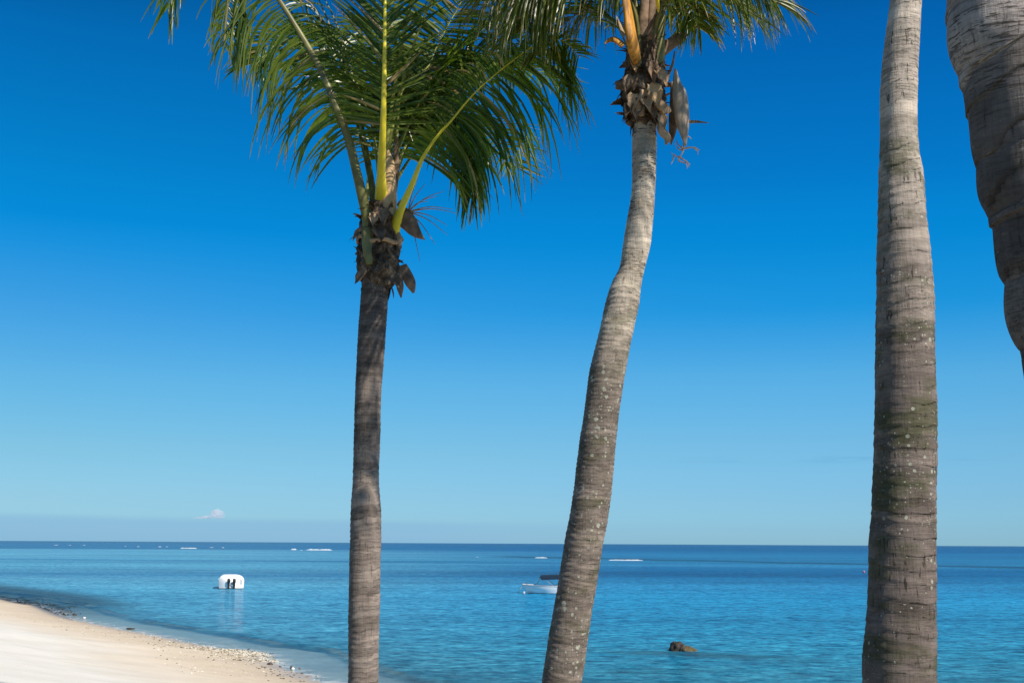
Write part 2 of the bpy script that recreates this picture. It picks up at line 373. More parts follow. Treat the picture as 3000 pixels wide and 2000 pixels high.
# sand and sea bed
def sand_mat():
    m, t = new_mat('coral_sand'); tc = t.n('ShaderNodeTexCoord'); ob = tc.outputs['Object']
    s = t.n('ShaderNodeAttribute', attribute_name='shore').outputs['Fac']
    wd = t.n('ShaderNodeAttribute', attribute_name='weed').outputs['Fac']
    sw = t.math('ADD', s, t.math('MULTIPLY', t.math('SUBTRACT', t.noise(ob, 0.35, 4), 0.5), 2.2))
    c = t.ramp(t.mapr(sw, -2.0, 14.0, 0, 1, False), [(0.0, (.48, .41, .32)), (0.10, (.46, .38, .29)), (0.15, (.60, .495, .375)), (0.26, (.72, .60, .45)), (0.42, (.78, .67, .53)), (0.62, (.80, .76, .68)), (1.0, (.81, .79, .735))])
    g = t.noise(ob, 30, 5, 0.7); sp = t.noise(ob, 7, 5, 0.75)
    band = t.math('MULTIPLY', t.mapr(sw, -0.5, 0.5), t.mapr(sw, 1.8, 4.0, 1, 0))
    dk = t.math('MULTIPLY', t.mapr(sp, 0.56, 0.66), band)
    c = t.mix(t.math('MULTIPLY', dk, 0.45), c, (0.26, 0.22, 0.15))
    c = t.mix(1.0, c, t.ramp(g, [(0.3, (.93, .93, .92)), (0.7, (1.05, 1.05, 1.05))]), 'MULTIPLY')
    und = t.noise(t.scale(ob, (0.5, 0.9, 1)), 1.0, 4)
    c = t.mix(1.0, c, t.ramp(und, [(0.35, (.95, .94, .92)), (0.65, (1.03, 1.03, 1.04))]), 'MULTIPLY')
    gr = t.noise(ob, 18, 5, 0.75); grs = t.mapr(t.math('ADD', s, t.math('MULTIPLY', t.noise(ob, 0.8, 5, .7), 5.0)), 17.5, 20.5)
    c = t.mix(grs, c, t.ramp(gr, [(.3, (.07, .085, .03)), (.48, (.20, .18, .10)), (.66, (.50, .42, .31))]))  # unseen inland ground, darkened with sparse grass to cut bounced light
    wn = t.noise(ob, 2.2, 6, 0.7)
    weedc = t.ramp(wn, [(0.35, (.012, .014, .012)), (0.55, (.035, .034, .02)), (0.68, (.07, .085, .02)), (0.8, (.16, .14, .07))])
    c = t.mix(t.math('MULTIPLY', wd, t.mapr(wn, 0.3, 0.42, 0.75, 1.0)), c, weedc)
    r = t.mapr(sw, 0.0, 1.2, 0.35, 0.95)
    hb = t.math('ADD', t.math('MULTIPLY', und, 2.0), t.math('MULTIPLY', g, 0.3))
    p = principled(t, c, r, hb, 0.35, 0.05, **{'Specular IOR Level': 0.2}); finish(t, p.outputs[0]); return m
xs = axis(-60000, 60000, -62, 22, 0.45); ys = axis(-400, 90000, 8, 112, 0.45)
def zsand(x, y, s):
    z = ground_z(s + 0.25 * n2(x, y, 0.9))
    z = z + np.clip(s, 0, 4) / 4 * (0.035 * n2(x, y, 0.7, 1.0) + 0.012 * n2(x, y, 2.6, 2.0))
    return z + weedf(x, y, s) * 0.12 * n2(x, y, 2.9, 4.0)
ground = sheet('beach', sand_mat(), zsand, xs, ys, {'shore': lambda x, y, s, z: s, 'weed': lambda x, y, s, z: weedf(x, y, s - 0.6)})
tag(ground, kind='structure')

# sea
def sea_mat():
    m, t = new_mat('sea_water'); tc = t.n('ShaderNodeTexCoord'); ob = tc.outputs['Object']
    sp = t.n('ShaderNodeSeparateXYZ', ins={0: ob}); X, Y, Z = sp.outputs
    dep = t.n('ShaderNodeAttribute', attribute_name='depth').outputs['Fac']
    wd = t.n('ShaderNodeAttribute', attribute_name='weed').outputs['Fac']
    # turquoise lagoon, paler sand flats further out, deep sea beyond the reef
    Yw = t.math('ADD', Y, t.math('MULTIPLY', t.math('SUBTRACT', t.noise(t.scale(ob, (1 / 260, 1 / 90, 1)), 1.0, 4), 0.5), t.math('MULTIPLY', Y, 0.35)))
    lg = t.math('LOGARITHM', t.math('MAXIMUM', Yw, 10.0), 10.0)      # 10^x m
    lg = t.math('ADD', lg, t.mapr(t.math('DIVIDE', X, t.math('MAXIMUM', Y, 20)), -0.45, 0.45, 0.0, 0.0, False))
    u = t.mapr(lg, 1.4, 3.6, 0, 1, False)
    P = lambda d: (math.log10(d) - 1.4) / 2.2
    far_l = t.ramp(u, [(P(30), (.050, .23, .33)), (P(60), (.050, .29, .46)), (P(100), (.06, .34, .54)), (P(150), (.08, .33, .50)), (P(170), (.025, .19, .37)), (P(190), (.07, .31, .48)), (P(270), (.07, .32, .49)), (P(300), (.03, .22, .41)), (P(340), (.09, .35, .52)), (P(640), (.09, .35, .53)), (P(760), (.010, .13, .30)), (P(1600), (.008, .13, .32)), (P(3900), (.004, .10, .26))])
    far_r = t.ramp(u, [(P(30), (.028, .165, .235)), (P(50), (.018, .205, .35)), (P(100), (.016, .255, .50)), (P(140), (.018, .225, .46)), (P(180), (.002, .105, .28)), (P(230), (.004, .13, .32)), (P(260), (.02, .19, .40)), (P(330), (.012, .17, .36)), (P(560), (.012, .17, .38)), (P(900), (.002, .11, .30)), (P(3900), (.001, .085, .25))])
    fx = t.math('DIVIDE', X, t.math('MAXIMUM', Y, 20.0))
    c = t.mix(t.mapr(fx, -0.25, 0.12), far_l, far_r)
    # drifting streaks (cat's paws); finer layers paint ripple light and dark into the colour
    for sx, sy, a in ((1 / 140, 1 / 34, 0.30), (1 / 20, 1 / 7, 0.16), (1 / 3.5, 1 / 2.2, 0.3), (1 / .9, 1 / .7, 0.7), (1 / .32, 1 / .3, .5)):
        nz = t.noise(t.scale(ob, (sx, sy, 1)), 1.0, 4, 0.6)
        c = t.mix(1.0, c, t.ramp(nz, [(0.3, (1 - a * 1.3, 1 - a, 1 - a * .8)), (0.5, (1, 1, 1)), (0.7, (1 + a * 1.3, 1 + a * .8, 1 + a * .6))]), 'MULTIPLY')
    # reef swell's dark face painted into the colour; dark coral round rock, beach weed
    line = t.math('ABSOLUTE', t.math('ADD', t.math('SUBTRACT', Y, 418.0), t.math('ADD', t.math('MULTIPLY', X, 1.45), t.math('MULTIPLY', t.math('SUBTRACT', t.noise(t.scale(ob, (1 / 18, 1 / 60, 1)), 1.0, 3), 0.5), 60))))
    lm = t.math('MULTIPLY', t.mapr(line, 9.0, 34.0, 1, 0), t.mapr(X, -10, 3))
    c = t.mix(t.math('MULTIPLY', lm, 0.75), c, (0.003, 0.055, 0.13))
    rp = sea(1990, 1915)
    q = t.scale(ob, (1, 1, 1), (-rp.x - 0.8, -rp.y + 0.3, 0)); qs = t.n('ShaderNodeSeparateXYZ', ins={0: q})
    ee = t.math('SQRT', t.math('ADD', t.math('POWER', t.math('DIVIDE', qs.outputs[0], 5.4), 2), t.math('POWER', t.math('DIVIDE', t.math('ADD', qs.outputs[1], t.math('MULTIPLY', qs.outputs[0], 0.42)), 2.0), 2)))
    rm = t.mapr(t.math('ADD', ee, t.math('MULTIPLY', t.math('SUBTRACT', t.noise(t.scale(ob, (.5, .9, 1)), 1.0, 4), 0.5), 1.3)), 0.35, 1.1, 1, 0)
    c = t.mix(t.math('MULTIPLY', rm, 0.62), c, (0.018, 0.07, 0.11))
    br = t.math('MULTIPLY', t.mapr(t.noise(t.scale(ob, (1 / 9, 1 / 3.2, 1)), 1.0, 4), 0.52, 0.68), t.mapr(Y, 34, 52, 1, 0))
    c = t.mix(t.math('MULTIPLY', br, 0.5), c, (0.03, 0.08, 0.075))
    c = t.mix(t.math('MULTIPLY', wd, 0.85), c, (0.012, 0.03, 0.05))
    # algae strip on the bed just outside the thin film of water
    ab = t.math('MULTIPLY', t.mapr(dep, .10, .17), t.mapr(dep, .24, .32, 1, 0))
    ab = t.math('MULTIPLY', ab, t.mapr(t.noise(t.scale(ob, (1 / 5, 1 / 5, 1)), 1.0, 3), .36, .56))
    ab = t.math('MULTIPLY', ab, t.mapr(Y, 95, 110, 1, 0))
    c = t.mix(t.math('MULTIPLY', ab, 0.6), c, (0.14, 0.16, 0.12))
    # ripples
    r1 = t.noise(t.scale(ob, (2.0, 2.6, 1)), 1.0, 5, 0.62, 0.3)
    r2 = t.noise(t.scale(ob, (0.4, 0.6, 1)), 1.0, 4, 0.6)
    r3 = t.noise(t.scale(ob, (0.03, 0.10, 1)), 1.0, 3, 0.6)
    h = t.math('ADD', t.math('MULTIPLY', r1, 0.13), t.math('ADD', t.math('MULTIPLY', r2, 0.26), t.math('MULTIPLY', r3, 0.5)))
    calm = t.mapr(dep, 0.0, 0.5, 0.25, 1.0)
    bmp = t.n('ShaderNodeBump', ins={'Strength': 1.0, 'Distance': 1.0, 'Height': t.math('MULTIPLY', t.math('MULTIPLY', h, t.mapr(fx, -.25, .05, .8, 3.0)), calm)})
    dif = t.n('ShaderNodeBsdfDiffuse', ins={0: c})
    tr = t.n('ShaderNodeBsdfTransparent', ins={0: (0.80, 0.93, 0.95, 1)})
    cov = t.math('SUBTRACT', 1.0, t.math('EXPONENT', t.math('MULTIPLY', dep, -3.4)))
    cov = t.math('MAXIMUM', cov, t.math('MULTIPLY', ab, .8)); cov = t.math('ADD', t.math('MULTIPLY', cov, 0.92), t.mapr(dep, 0.0, 1.2, 0.0, 0.08))
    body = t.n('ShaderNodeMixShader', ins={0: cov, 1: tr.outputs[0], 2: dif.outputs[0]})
    gl = t.n('ShaderNodeBsdfGlossy', ins={0: (1, 1, 1, 1), 'Roughness': 0.05}); t.t.links.new(bmp.outputs[0], gl.inputs['Normal'])
    fr = t.n('ShaderNodeFresnel', ins={'IOR': 1.33}); t.t.links.new(bmp.outputs[0], fr.inputs['Normal'])
    ff = t.math('MINIMUM', t.math('MULTIPLY', fr.outputs[0], 0.78), 0.30)
    fo = t.math('MULTIPLY', t.mapr(dep, .003, .03, 1, 0), t.mapr(t.noise(t.scale(ob, (1.2, 1.2, 1)), 1.0, 5, .7), .42, .6))
    fd = t.n('ShaderNodeBsdfDiffuse', ins={0: (.8, .82, .82, 1)})
    o = t.n('ShaderNodeMixShader', ins={0: ff, 1: body.outputs[0], 2: gl.outputs[0]})
    o = t.n('ShaderNodeMixShader', ins={0: t.math('MULTIPLY', fo, .55), 1: o.outputs[0], 2: fd.outputs[0]}); finish(t, o.outputs[0]); return m
def zsea(x, y, s):
    # a small wavelet running up the beach and a low swell
    rid = 0.13 * np.exp(-((s + 3.6 + 0.5 * n2(x, y, 0.25)) / 0.42) ** 2) * (0.6 + 0.4 * n2(x, y, 0.3, 2))
    return rid * (s > -12) + 0.012 * n2(x, y, 1.1, 5.0) * np.clip(-s / 4, 0, 1) * (y < 130)
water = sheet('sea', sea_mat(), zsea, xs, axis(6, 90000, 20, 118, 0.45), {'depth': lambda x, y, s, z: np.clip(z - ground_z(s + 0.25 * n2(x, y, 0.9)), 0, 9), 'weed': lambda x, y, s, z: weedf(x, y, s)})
tag(water, kind='structure')

# ------------------------------------------------------------------ palms
def trunk(name, mat, rows, parent, ring=0.09, step=0.35, amp=0.03, nseg=44, dv=0.011, seed=0, wob=0.006):
    """rows: (x, y, z, radius) from the ground up"""
    rnd = random.Random(seed)
    _, L = spline(rows, 50); n = int(L / dv); C, L = spline(rows, n)
    # ring edges
    e = [0.0]
    while e[-1] < L + 1: e.append(e[-1] + ring * rnd.uniform(0.55, 1.45))
    e = np.array(e); rv = np.array([rnd.random() for _ in e]); av = np.array([rnd.uniform(0.4, 1.5) for _ in e])
    v = np.linspace(0, L, n); th = np.arange(nseg) * 2 * math.pi / nseg
    VV, TT = np.meshgrid(v, th, indexing='ij')
    tilt = 0.035 * ring / 0.09
    vv = VV + tilt * np.sin(TT + VV * 0.9 + seed) + wob * np.sin(3 * TT + VV * 7) + wob * 0.7 * np.sin(7 * TT - VV * 11) + 0.2
    k = np.clip(np.searchsorted(e, vv) - 1, 0, len(e) - 2)
    ph = (vv - e[k]) / (e[k + 1] - e[k]); rid = rv[k]
    saw = (1 - ph) ** 1.5
    edge_ = np.minimum(ph / 0.10, 1)
    d = amp * av[k] * (saw * edge_ - 0.35) + 0.012 * np.sin(2 * TT + VV * 1.7 + seed) + 0.008 * np.sin(5 * TT + VV * 9.0) + 0.006 * np.sin(9 * TT - VV * 23)
    P = C[:, :3]; T = np.gradient(P, axis=0); T /= np.linalg.norm(T, axis=1)[:, None]
    a = np.array([1.0, 0, 0]) - T * T[:, :1]; a /= np.linalg.norm(a, axis=1)[:, None]; b = np.cross(T, a)
    rr = C[:, 3][:, None] * (1 + d)
    pts = P[:, None, :] + (np.cos(TT) * rr)[..., None] * a[:, None, :] + (np.sin(TT) * rr)[..., None] * b[:, None, :]
    m = MB(); m.v = [tuple(p) for p in pts.reshape(-1, 3)]
    idx = np.arange(n * nseg).reshape(n, nseg); nx = np.roll(idx, -1, axis=1)
    m.f = np.stack([idx[:-1].ravel(), nx[:-1].ravel(), nx[1:].ravel(), idx[1:].ravel()], 1).tolist()
    m.f.append(idx[-1].tolist())
    m.at = {'phase': ph.ravel(), 'rid': rid.ravel(), 'hgt': pts[..., 2].ravel()}
    return m.build(name, mat, parent)

def make_frond(parent, path, mat, smat, Lmax=0.95, start=0.22, n=75, a0=80, a1=38, droop=0.6, face=(0, -1, 0.3), w0=0.05, w1=0.012,
               sides=(1, 1), lift=0.15, wid=0.036, seed=0, tiphang=0.0, gap=0.0, tap=3.5, apow=1.0, droop2=None):
    rnd = random.Random(seed); C, L = spline(path, 90); P = [Vector(c) for c in C]
    m = MB(); st = MB(); face = Vector(face)
    rad = [w0 * math.exp(-tap * i / 89) * 0.5 + w1 * 0.5 * (1 - 0.75 * i / 89) + (w0 * 0.2 * max(0, 1 - i / 6.0)) for i in range(90)]
    st.tube(P, rad, 8, True, 0.6, nrm=face)
    rn, al = [], []
    for si, side in enumerate((-1, 1)):
        off = [0, 0]
        i = 0
        while i < n:
            u = start + (1 - start) * (i + (0.5 if side > 0 else 0)) / n + rnd.uniform(-.3, .3) / n
            i += 1
            if u >= 0.995 or rnd.random() < gap: continue
            k = u * 89; k0 = int(k); p = P[k0].lerp(P[min(k0 + 1, 89)], k - k0)
            T = (P[min(k0 + 2, 89)] - P[max(k0 - 1, 0)]).normalized()
            N = (face - T * face.dot(T)).normalized(); S = T.cross(N) * side
            q = (u - start) / (1 - start)
            A = R(a1 + (a0 - a1) * (1 - q) ** apow + rnd.gauss(0, 5.5))
            Lf = Lmax * (0.45 + 0.55 * math.sin(min(1, q * 1.9 + 0.12) * math.pi / 2)) * (1 - 0.55 * max(0, (q - 0.55) / 0.45) ** 1.5) * rnd.uniform(0.68, 1.12) * sides[si]
            if sides[si] == 0: continue
            d = (T * math.cos(A) + S * math.sin(A) + N * (lift + rnd.uniform(-.12, .12))).normalized()
            wv = (T - d * T.dot(d)).normalized(); tw = rnd.uniform(-0.5, 0.5); wv = (Matrix.Rotation(tw, 3, d) @ wv)
            ns = 7; ds = Lf / ns; pos = p.copy(); g = (droop + ((droop2 if droop2 is not None else droop) - droop) * q) * rnd.uniform(0.45, 1.75); brk = rnd.random() < 0.09; bi = rnd.randint(2, 5)
            r_ = rnd.random(); W = wid * rnd.uniform(0.8, 1.15) * (0.7 + 0.3 * math.sin(math.pi * min(1, q + 0.2)))
            rows = []
            for j in range(ns + 1):
                f = j / ns; ww = W * (0.35 + 0.65 * min(1, f / 0.18)) * (1 - f ** 2.4) * 0.5 + 0.0012
                nv = d.cross(wv).normalized()
                rows.append((pos + wv * ww + nv * ww * 0.35, pos - nv * ww * 0.25, pos - wv * ww + nv * ww * 0.35))
                rn += [r_] * 3; al += [f] * 3
                d = d + Vector((0, 0, -1)) * (g * ds * (0.6 + 1.6 * f)) + Vector((rnd.uniform(-1, 1), rnd.uniform(-1, 1), 0)) * 0.05
                if brk and j == bi: d = d + Vector((rnd.uniform(-.3, .3), 0, -1.6))
                d.normalize(); wv = (wv - d * wv.dot(d)).normalized()
                pos = pos + d * ds
            m.grid(rows)
    m.at = {'rnd': rn, 'along': al}
    o = m.build('frond', mat, parent, smooth=False)
    s = st.build('stalk', smat, o)
    return o

def arch(base, azd, el0, el1, L, n=14):
    p = Vector(base); out = [p.copy()]
    for i in range(n):
        e = R(el0 + (el1 - el0) * ((i + 0.5) / n) ** 1.4); a = R(azd)
        p = p + Vector((math.sin(a) * math.cos(e), math.cos(a) * math.cos(e), math.sin(e))) * (L / n); out.append(p.copy())
    return out
def pxpath(Y, pts): return [at(a, b, Y + c) for a, b, c in pts]
def row(px, py, wpx, Y, cosf=1.0):
    p = at(px, py, Y); return (p.x, p.y, p.z, wpx / 2 * Y / FPX * cosf)
def gz(x, y): return float(ground_z(sdist(np.array([x]), np.array([y])))[0])
K = 1.27551

def rags(mb, centre_fn, n, rnd, lmin, lmax, wid, down=0.5, out=0.8, front=None):
    """torn pointed strips of leaf base standing off a stem"""
    for _ in range(n):
        t_ = rnd.random(); c, r = centre_fn(t_); th = rnd.uniform(0, 2 * math.pi)
        o = Vector((math.cos(th), math.sin(th), 0)); p = c + o * r * 0.9
        L = rnd.uniform(lmin, lmax); d = (o * out * rnd.uniform(.3, 1) + Vector((0, 0, rnd.uniform(-1, 0.7) * down - 0.15))).normalized()
        wv = Vector((-o.y, o.x, rnd.uniform(-.5, .5))).normalized(); W = wid * rnd.uniform(.5, 1.3); rows = []
        for j in range(5):
            f = j / 4; ww = W * (1 - f ** 1.5) * 0.5 + 0.001; nv = d.cross(wv).normalized()
            rows.append([p + wv * ww, p + nv * ww * 0.3, p - wv * ww])
            d = (d + Vector((rnd.uniform(-.2, .2), rnd.uniform(-.2, .2), -0.18))).normalized(); p = p + d * L / 4
        mb.grid(rows)
def lumpy(mb, pts, rad, n=28, amp=0.16, f=9.0, seed=0.0):
    C, L = spline([(*p, r) for p, r in zip(pts, rad)], 60)
    def fn(i, th):
        q = Vector((math.cos(th) * 1.3 + seed, math.sin(th) * 1.3, C[i][2] * f * 0.5))
        return 1 + amp * noise.fractal(q * 1.6, 0.8, 2.0, 4) + 0.07 * math.sin(th * 5 + C[i][2] * 25)
    mb.tube([Vector(c[:3]) for c in C], [c[3] for c in C], n, True, 1.0, fn=fn)
def spathe(parent, pts, rad, mat, flat=0.55, name='spathe', nrm=None):
    m = MB(); C, L = spline([(*p, r) for p, r in zip(pts, rad)], 26); m.tube([Vector(c[:3]) for c in C], [max(c[3], .002) for c in C], 12, True, flat, nrm=nrm)
    return m.build(name, mat, parent)
def twigs(parent, root, specs, mat, name='flower_stalk', r=0.006):
    m = MB(); rnd = random.Random(3)
    for pts in specs:
        C, L = spline(pts, 14); m.tube([Vector(c) for c in C], [r * (1 - 0.7 * i / 13) for i in range(14)], 5)
    return m.build(name, mat, parent)

GROUP = 'coconut palms on the beach'
# ---- palm with the full crown, left of centre
Y1 = 11.3
r1 = [(841, 66, 1568), (835, 68, 1500), (836.5, 71, 1400), (838, 70, 1300), (840, 70, 1240), (840, 68, 1170), (840.5, 59, 1100), (843, 60, 1000), (846, 60, 900), (852, 64, 800), (857.5, 65, 720), (862, 64, 640), (866, 66, 560), (871, 56, 480)]
rows = [row(c * K, y * K, wd * K, Y1) for c, wd, y in r1]; rows[0] = row(834.5 * K, 1568 * K, 68 * K, Y1)
b = rows[0]; g = gz(b[0], Y1); rows = [(b[0] - 0.02, Y1, g - 0.15, 0.2), (b[0] - .01, Y1, g * .75 + b[2] * .25, 0.16), (b[0], Y1, g * .35 + b[2] * .65, 0.136)] + rows
p1 = empty('coconut_palm', (b[0], Y1, g)); tag(p1, 'straight slim palm left of centre with the fullest green crown and yellow leaf stalks', 'palm tree', GROUP)
M['bark1'] = bark('bark_ringed_shaded_top', (.28, .228, .196), (.15, .122, .107), 4.3, 6.6, ringc=.7, moss=0.12, lichen=-0.3, dashes=0.25, seed=1.0, crease=0.55)  # darker upper colour paints the crown's shade into the bark
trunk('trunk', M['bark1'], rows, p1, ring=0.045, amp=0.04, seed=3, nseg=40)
# leaf-base fibre mass
m = MB(); fp = [(1112, 842, 0), (1108, 800, 0), (1110, 745, 0), (1113, 690, 0), (1116, 640, 0), (1118, 590, 0)]; fr_ = [0.125, 0.20, 0.20, 0.195, 0.18, 0.115]
fp3 = pxpath(Y1, fp); lumpy(m, fp3, fr_, amp=0.14, f=8, seed=2)
m1 = m
def cf1(t_): q = t_ * (len(fp3) - 1.001); i = int(q); return fp3[i].lerp(fp3[i + 1], q - i), fr_[i]
rg = random.Random(5); rags(m1, cf1, 120, rg, 0.05, 0.16, 0.08, 1.2, 0.42); m1.build('fibre_sheath', M['fibre'], p1, smooth=False)
# young sheath, tan
spathe(p1, pxpath(Y1 - 0.10, [(1146, 640, 0), (1140, 590, 0), (1140, 530, 0), (1141, 480, 0), (1136, 440, 0)]), [0.05, 0.075, 0.068, 0.05, 0.012], M['sheath'], 0.7, 'leaf_sheath')
spathe(p1, pxpath(Y1, [(1150, 560, 0), (1158, 500, 0), (1160, 450, 0), (1162, 400, 0)]), [0.045, 0.04, 0.03, 0.01], M['brown'], 0.7, 'leaf_sheath')
spathe(p1, pxpath(Y1, [(1076, 590, 0), (1076, 555, 0), (1076, 515, 0)]), [0.018, 0.015, 0.003], M['greenstalk'], 0.5, 'leaf_stub')
# dead brown spathe and hanging flaps
spathe(p1, pxpath(Y1 - 0.12, [(1172, 625, 0), (1195, 650, 0), (1218, 680, 0), (1245, 703, 0)]), [0.085, 0.085, 0.055, 0.003], M['brown'], 0.3, nrm=(0, -1, 0))
spathe(p1, pxpath(Y1 - 0.12, [(1182, 775, 0), (1190, 800, 0), (1203, 830, 0), (1212, 858, 0)]), [0.03, 0.05, 0.05, 0.012], M['brown'], 0.3, nrm=(0, -1, 0))
spathe(p1, pxpath(Y1 - 0.12, [(1168, 800, 0), (1172, 840, 0), (1175, 872, 0)]), [0.03, 0.035, 0.006], M['brown'], 0.3, nrm=(0, -1, 0))
spathe(p1, pxpath(Y1 - 0.2, [(1168, 680, 0), (1171, 700, 0), (1172, 720, 0)]), [0.012, 0.026, 0.012], M['tan'], 0.5)
spathe(p1, pxpath(Y1 - 0.05, [(1040, 745, 0), (1056, 738, 0), (1070, 730, 0)]), [0.006, 0.03, 0.03], M['brown'], 0.4)
tw = []
for (ex, ey) in [(1302, 560), (1340, 625), (1325, 613), (1310, 660), (1311, 688), (1275, 716), (1230, 765), (1255, 590), (1280, 575), (1245, 540), (1225, 520)]:
    tw.append(pxpath(Y1 - 0.1, [(1195, 620, 0), ((1195 + ex) / 2, (615 + ey) / 2 - 8, rg.uniform(-.1, .1)), (ex, ey, rg.uniform(-.2, .2))]))
twigs(p1, None, tw, M['straw'], r=0.007)
FR1 = [
 # path, kwargs
 ([(1088, 705, -.10), (1076, 640, -.14), (1060, 570, -.2), (1043, 497, -.25), (1018, 399, -.3), (980, 303, -.35), (948, 223, -.35), (906, 143, -.3), (858, 64, -.3), (817, 0, -.3), (760, -75, -.3), (710, -90, -.3), (678, -40, -.3), (662, 50, -.3), (656, 140, -.3)],
  dict(smat='olive', Lmax=1.18, start=0.24, n=105, a0=104, a1=50, droop=1.1, droop2=6.5, face=(0.1, -1, .15), w0=.06, w1=.05, tap=1.6, seed=11, sides=(1.0, .55), lift=-.12, wid=.027)),
 ([(1118, 600, -.05), (1117, 560, -.16), (1117, 500, -.3), (1121, 400, -.5), (1124, 300, -.6), (1126, 200, -.6), (1127, 100, -.6), (1128, 0, -.6), (1129, -150, -.5), (1128, -350, -.3), (1122, -560, .0)],
  dict(smat='yellow', Lmax=1.0, start=0.17, n=120, a0=98, a1=36, apow=13, droop=0.12, face=(0, -1, .05), w0=.085, w1=.03, tap=5, seed=12, lift=-.22, wid=.031)),
 ([(1152, 675, -.06), (1178, 605, -.2), (1205, 545, -.25), (1240, 460, -.3), (1285, 395, -.35), (1322, 354, -.4), (1383, 281, -.45), (1446, 223, -.5), (1536, 153, -.5), (1590, 122, -.5), (1650, 120, -.5), (1700, 170, -.5)],
  dict(smat='yellow', Lmax=1.22, start=0.26, n=105, a0=92, a1=52, droop=1.1, droop2=2.2, face=(-.15, -1, .25), w0=.095, w1=.022, tap=5, seed=13, sides=(.4, 1.0), lift=-.12, wid=.028)),
 ([(1150, 620, .05), (1158, 500, .05), (1164, 380, .1), (1178, 268, .1), (1252, 198, .15), (1277, 143, .2), (1312, 76, .2), (1354, 0, .25), (1400, -120, .3), (1440, -260, .5)],
  dict(smat='greenstalk', Lmax=0.95, start=0.36, n=85, a0=85, a1=45, droop=0.7, face=(-.1, -1, .3), w0=.05, seed=14)),
 ([(1100, 640, .15), (1075, 440, .3), (990, 80, .5), (820, -190, .6), (680, -230, .6), (570, -140, .6), (515, -40, .6), (490, 40, .6)],
  dict(smat='olive', Lmax=.8, start=0.6, n=50, a0=60, a1=20, droop=1.9, face=(.3, -.3, 1), w0=.06, seed=16, gap=.35)),
 ([(1120, 620, .2), (1170, 420, .3), (1260, 250, .3), (1370, 170, .2), (1470, 160, .1), (1540, 195, 0)],
  dict(smat='greenstalk', Lmax=.85, start=0.3, n=75, a0=85, a1=45, droop=1.2, face=(-.2, -1, .6), w0=.05, seed=17)),
 ([(1130, 620, .2), (1190, 440, .35), (1290, 320, .1), (1355, 370, -.1), (1380, 470, -.2), (1388, 590, -.2)],
  dict(smat='greenstalk', Lmax=.72, start=0.35, n=70, a0=50, a1=10, droop=1.8, face=(-.3, -1, .5), w0=.05, seed=18)),
 ([(1120, 620, .2), (1150, 420, .4), (1210, 300, .5), (1280, 330, .6), (1320, 420, .6)],
  dict(smat='greenstalk', Lmax=.7, start=0.3, n=60, a0=85, a1=40, droop=1.4, face=(-.2, -1, .6), w0=.05, seed=19)),
 ([(1105, 620, .2), (1070, 420, .4), (1000, 200, .5), (900, 110, .6), (800, 120, .6), (740, 190, .6)],
  dict(smat='greenstalk', Lmax=.8, start=0.35, n=70, a0=85, a1=40, droop=1.3, face=(.2, -1, .6), w0=.05, seed=20)),
] + [([(1100, 640, .15), (1065, 440, .3), (960, 60, .5), (780, -260, .7), (600, -330, .8), (460, -250, .8), (400, -130, .8), (385, -60, .8)],
  dict(smat='olive', Lmax=.6, start=0.7, n=24, a0=50, a1=20, droop=2.2, face=(.3, -.3, 1), w0=.06, seed=21, gap=.3))]
for path, kw in FR1:
    kw = dict(kw); kw['smat'] = M[kw['smat']]; make_frond(p1, pxpath(Y1, path), M['leaf'], **kw)
cb = at(1118, 620, Y1)
for i, (azd, e0, e1, L) in enumerate([(350, 82, 20, 3.6), (15, 78, -5, 3.8), (45, 74, -10, 3.6), (75, 80, 5, 3.7), (325, 80, 10, 3.6), (30, 62, -30, 3.3), (128, 86, -28, 5.6), (146, 86, -20, 5.8)]):  # last two long fronds, out of view, added to shade the trunk
    make_frond(p1, arch(cb + Vector((0, .05, 0)), azd, e0, e1, L), M['leaf'], M['greenstalk'], Lmax=0.9, start=0.58 if L > 5 else .25, n=66, droop=0.55, a0=78, a1=40,
               face=(-math.sin(R(azd)) * .8, -math.cos(R(azd)) * .8 - 0.2, 1.0), w0=.06, seed=30 + i)

FLAPS1 = [(1098, 622, -6, .17, .09, 'tan'), (1126, 610, 6, .2, .10, 'brown'), (1070, 790, -38, .18, .08, 'brown'), (1150, 800, 28, .22, .09, 'brown'), (1060, 668, -45, .16, .05, 'brown'), (1108, 655, 14, .24, .13, 'brown')]
m = MB(); cpts = []
for k in range(25):
    a_ = 2 * math.pi * k / 24; c_ = at(1112, 712, Y1); cpts.append(c_ + Vector((math.cos(a_) * .215, math.sin(a_) * .215, .03 * math.sin(a_ * 2 + 1) + .02 * math.cos(a_ * 5))))
m.tube(cpts, .016, 6, False, 1.5); m.build('dry_collar', M['tan'], p1)
spathe(p1, pxpath(Y1 - .19, [(1082, 775, 0), (1080, 735, 0), (1078, 700, 0), (1074, 665, 0)]), [.03, .055, .06, .045], M['olive'], .5, 'leaf_base')
# ---- leaning palm right of centre
Y2 = 10.0
r2 = [(1289, 88, 1568), (1303, 90, 1480), (1316, 88, 1400), (1327.5, 89, 1330), (1340.5, 89, 1250), (1353.5, 89, 1180), (1364, 88, 1100), (1372.5, 85, 1020), (1382.5, 81, 940), (1394.5, 83, 860), (1411, 78, 780), (1429, 78, 700), (1438, 71, 660), (1450.5, 59, 620), (1462.5, 65, 560), (1471, 62, 500), (1477.5, 57, 440), (1480, 60, 340), (1480, 59, 275), (1479, 60, 200), (1480, 50, 120)]
rows = [row(c * K, y * K, wd * K, Y2, 0.985) for c, wd, y in r2]
b = rows[0]; g = gz(b[0] - 0.12, Y2); rows = [(b[0] - 0.15, Y2, g - 0.15, 0.24), (b[0] - 0.10, Y2, g * .7 + b[2] * .3, 0.165), (b[0] - 0.05, Y2, g * .3 + b[2] * .7, 0.13)] + rows
